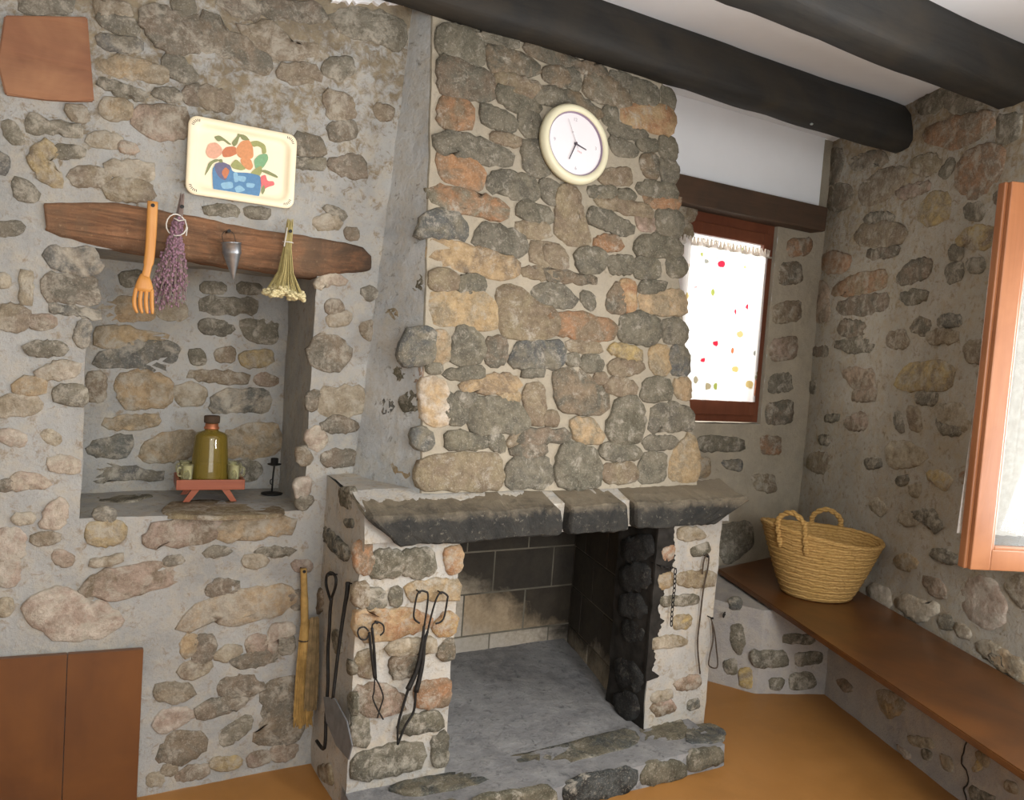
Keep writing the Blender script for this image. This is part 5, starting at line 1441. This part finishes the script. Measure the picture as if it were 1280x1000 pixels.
for txt, x, y in (('12', 0, 0.098), ('3', 0.098, 0), ('6', 0, -0.098), ('9', -0.098, 0)):
    cu = bpy.data.curves.new('numeral', 'FONT'); cu.body = txt; cu.size = 0.019; cu.align_x = 'CENTER'; cu.align_y = 'CENTER'; cu.extrude = 0.0003
    tmp = bpy.data.objects.new('numeral_text', cu); COL.objects.link(tmp)
    me = bpy.data.meshes.new_from_object(tmp.evaluated_get(bpy.context.evaluated_depsgraph_get())); bpy.data.objects.remove(tmp)
    me.materials.clear(); me.materials.append(MAT['clock_faint'])
    for v in me.vertices: v.co = MC @ Vector((v.co.x+x, v.co.y+y, 0.0340+v.co.z))
    o = bpy.data.objects.new('numeral', me); COL.objects.link(o); o.parent = clk
bm = bmesh.new()
for q in range(3): 
    P = [ck+MC @ Vector((x, y, 0.0336)) for x, y in ((0.010+q*0.007, -0.028-q*0.002), (0.015+q*0.007, -0.030-q*0.002), (0.015+q*0.007, -0.024-q*0.002), (0.010+q*0.007, -0.022-q*0.002))]
    poly_plate(bm, P, N*0.0003)
link('dial_mark', bm, MAT['logo_red'], clk)

# ------------------------------------------------------------------ fire tools
PA = PATHS
def tool(name, label, cat, parts, loc, mat='iron'):
    t = empty(name, loc, label, cat)
    for nm, pts, r, *mm in parts:
        bm = bmesh.new(); sp = smooth_path(pts, 5)
        if isinstance(r, tuple): r = [r[0]+(r[1]-r[0])*i/(len(sp)-1) for i in range(len(sp))]
        tube(bm, sp, r, 8); link(nm, bm, MAT[mm[0] if mm else mat], t, True)
    return t
tool('fire_poker', 'black iron poker with a looped top hung on the left side of the fireplace', 'fire tool', [('loop', PA['poker_loop'], 0.0052), ('rod', PA['poker_rod'], 0.0062)], PA['poker_rod'][0])
sh = tool('fire_shovel', 'iron fire shovel with a grey blade hung beside the looped poker', 'fire tool', [('rod', PA['shovel_rod'], (0.0085, 0.0055))], PA['shovel_rod'][0])
bm = bmesh.new(); poly_plate(bm, [Vector(p)+Vector((0.004, 0, 0)) for p in PA['shovel_blade']], (-0.005, 0, 0))
bmesh.ops.bevel(bm, geom=bm.edges[:], offset=0.0015, segments=1, affect='EDGES'); link('blade', bm, MAT['grey_blade'], sh)
tool('small_fire_tongs', 'small scissor tongs with two finger rings hung on the left pier', 'fire tool',
     [('ring', PA['small_ring_a'], 0.0028), ('ring', PA['small_ring_b'], 0.0028), ('shank', PA['small_blade'], 0.0048), ('shank', PA['small_blade2'], 0.0048), ('jaw', PA['small_leg_a'], 0.0026), ('jaw', PA['small_leg_b'], 0.0026)], PA['small_blade'][0])
tool('large_fire_tongs', 'large black fire tongs with open loop handles hung on the left pier', 'fire tool',
     [('grip', PA['large_ring_a'], 0.0034), ('grip', PA['large_ring_b'], 0.0034), ('shank', PA['large_blade_a'], (0.0045, 0.010)), ('shank', PA['large_blade_b'], (0.0045, 0.0095)), ('jaw', PA['large_leg_a'], (0.005, 0.004)), ('jaw', PA['large_leg_b'], (0.005, 0.004))], PA['large_blade_a'][0])
tool('pot_hook', 'long thin rusty iron hook rod hung on the right pier', 'fire tool', [('rod', PA['hook_rod'], 0.0034)], PA['hook_rod'][0], 'rust')
tool('wire_loop', 'twisted rusty wire loop hung low beside the long hook rod', 'wire', [('wire', PA['wire'], 0.0030)], PA['wire'][0], 'rust')
ch = empty('chain', PA['chain'][2], 'short dark iron chain hung on the right pier', 'chain')
sp = smooth_path(PA['chain'], 8); dist = [0.0]
for a, b in zip(sp, sp[1:]): dist.append(dist[-1]+(b-a).length)
nl = int(dist[-1]/0.0185); k = 0
for i in range(nl):
    s = dist[-1]*(i+0.5)/nl
    while dist[k+1] < s: k += 1
    p = sp[k].lerp(sp[k+1], (s-dist[k])/(dist[k+1]-dist[k])); d = (sp[k+1]-sp[k]).normalized()
    sdv = d.cross(Vector((0, 1, 0))).normalized() if i % 2 == 0 else Vector((0, 1, 0))
    bm = bmesh.new(); tube(bm, [p+d*0.0125*math.cos(t*math.pi/5)+sdv*0.0062*math.sin(t*math.pi/5) for t in range(10)], 0.0021, 5, True)
    link('link', bm, MAT['iron'], ch, True)
for p, lab in ((PA['chain'][0], 'nail holding the iron chain'), (PA['hook_rod'][2], 'nail holding the long hook rod'), (PA['small_ring_b'][2], 'nail under the small tongs ring'), (PA['large_ring_a'][3], 'nail under the left grip of the large tongs'), (PA['large_ring_b'][3], 'nail under the right grip of the large tongs'), (PA['wire'][0], 'nail holding the twisted wire loop')):
    nail((p[0], 2.418, p[2]-0.004 if 'tongs' in lab or 'rod' in lab else p[2]), lab, (0, 1, 0), 0.0026, 0.06)
nail((0.852, PA['poker_loop'][3][1], PA['poker_loop'][3][2]-0.008), 'nail holding the looped poker', (1, 0, 0), 0.003, 0.05)
nail((PA['shovel_rod'][0][0]-0.008, PA['shovel_rod'][0][1], PA['shovel_rod'][0][2]-0.006), 'nail holding the fire shovel', (1, 0, 0), 0.0025, 0.03)
bm = bmesh.new(); hk = Vector((2.965, 2.84, 0.36)); tube(bm, smooth_path([hk+Vector(q) for q in ((0.03, 0.02, 0), (-0.01, -0.006, 0.0), (-0.03, -0.02, -0.004), (-0.034, -0.022, 0.010), (-0.010, -0.008, 0.014))], 5), 0.004, 7)
tag(link('iron_hook', bm, MAT['iron'], None, True, hk), 'small iron hook in the plinth corner below the bench end', 'hook')
# broom
br = empty('broom', (0.835, 2.80, 0.18), 'rustic straw hand broom hanging in the corner left of the fireplace', 'broom')
bm = bmesh.new(); tube(bm, smooth_path([(0.805, 2.81, 0.765), (0.812, 2.807, 0.68), (0.820, 2.805, 0.55), (0.825, 2.805, 0.42)], 4), [0.012]*5+[0.014]*4+[0.017]*4, 9); link('handle', bm, MAT['straw'], br, True)
def brush(name, top, bot, wt, wb, n, mat, seed):
    rb = random.Random(seed); bm = bmesh.new(); top, bot = Vector(top), Vector(bot)
    for i in range(n):
        a = rb.uniform(0, 2*math.pi); r_ = math.sqrt(rb.random()); L = rb.uniform(0.88, 1.03)
        p0 = top+Vector((wt*r_*math.cos(a), wt*0.6*r_*math.sin(a), rb.uniform(-0.015, 0.015)))
        p2 = top.lerp(bot, L)+Vector((wb*r_*math.cos(a), wb*0.6*r_*math.sin(a), 0))
        pm = p0.lerp(p2, 0.5)+Vector((rb.uniform(-1, 1)*0.004, rb.uniform(-1, 1)*0.003, 0))
        tube(bm, [p0, pm, p2], 0.0017, 4, cap=False)
    o = link(name, bm, mat, br); o['kind'] = 'stuff'; return o
brush('long_bristles', (0.822, 2.805, 0.56), (0.834, 2.80, 0.185), 0.016, 0.036, 260, MAT['straw'], 1)
brush('short_bristles', (0.850, 2.785, 0.575), (0.852, 2.78, 0.25), 0.016, 0.024, 180, MAT['straw_grey'], 2)
bm = bmesh.new(); tube(bm, [Vector((0.822+0.020*math.cos(t*0.785), 2.805+0.016*math.sin(t*0.785), 0.50)) for t in range(8)], 0.003, 6, True); link('binding', bm, MAT['rust'], br, True)
nail((0.805, 2.795, 0.757), 'nail holding the straw broom', L=0.07)

# ------------------------------------------------------------------ esparto basket on the right bench
BK = Vector((3.455, 2.70, 0.462))
bk = empty('basket', BK, 'woven esparto basket with two loop handles on the right bench', 'basket')
def rim_h(a): return 0.325+0.028*math.cos(a-math.pi)+0.012*math.cos(2*(a-0.4))
def bpt(a, t, inset=0.0):
    rb_ = 0.165+(0.285-0.165)*(t**0.8)-inset
    e = 1.0+0.06*t
    x, y = rb_*e*math.cos(a), rb_*0.88*math.sin(a)
    c, s = math.cos(BA), math.sin(BA)
    z = rim_h(a)*t
    return BK+Vector((x*c-y*s, x*s+y*c, z))
BA = math.radians(-30)
bm = bmesh.new(); seg, coils = 72, 13; sub = 4; rings = []
for i in range(coils*sub+1):
    t = i/(coils*sub); bulge = 0.0055*abs(math.sin(math.pi*i/sub))
    rings.append([bm.verts.new(bpt(2*math.pi*k/seg, t, -bulge-0.0015*math.sin(k*3.0+i))) for k in range(seg)])
for i in range(6, -1, -1): pass
inner = []
for i in range(coils*2, -1, -1):
    t = i/(coils*2); inner.append([bm.verts.new(bpt(2*math.pi*k/seg, max(t, 0.03), 0.012)) for k in range(seg)])
allr = rings+inner
for a, b in zip(allr, allr[1:]):
    for k in range(seg): bm.faces.new((a[k], a[(k+1) % seg], b[(k+1) % seg], b[k]))
bm.faces.new(rings[0][::-1]); bm.faces.new(inner[-1])
link('woven_body', bm, MAT['basket'], bk, True)
bm = bmesh.new(); tube(bm, [bpt(2*math.pi*k/72, 1.0, 0.004)+Vector((0, 0, 0.002*math.sin(k*2.5))) for k in range(72)], 0.0125, 8, True); link('rim', bm, MAT['basket'], bk, True)
def loop_handle(a):
    w_ = 0.26
    A0, A1 = bpt(a-w_, 0.72, -0.008), bpt(a+w_, 0.72, -0.008); B0, B1 = bpt(a-w_*0.95, 1.0, -0.006), bpt(a+w_*0.95, 1.0, -0.006)
    tp_ = (B0+B1)/2+Vector((0, 0, 0.092)); q0, q1 = B0.lerp(B1, 0.06)+Vector((0, 0, 0.056)), B0.lerp(B1, 0.94)+Vector((0, 0, 0.056))
    pts = smooth_path([A0, B0, q0, tp_, q1, B1, A1], 8)
    bm = bmesh.new()
    for ph in (0, math.pi):
        o_ = []
        for i, p in enumerate(pts):
            d = (pts[min(i+1, len(pts)-1)]-pts[max(i-1, 0)]).normalized(); x = d.cross(Vector((0.3, 0.9, 0.1))).normalized(); y = d.cross(x)
            o_.append(p+(x*math.cos(i*0.9+ph)+y*math.sin(i*0.9+ph))*0.006)
        tube(bm, o_, 0.0095, 7)
    link('handle', bm, MAT['basket'], bk, True)
loop_handle(math.radians(193)-BA); loop_handle(math.radians(38)-BA)
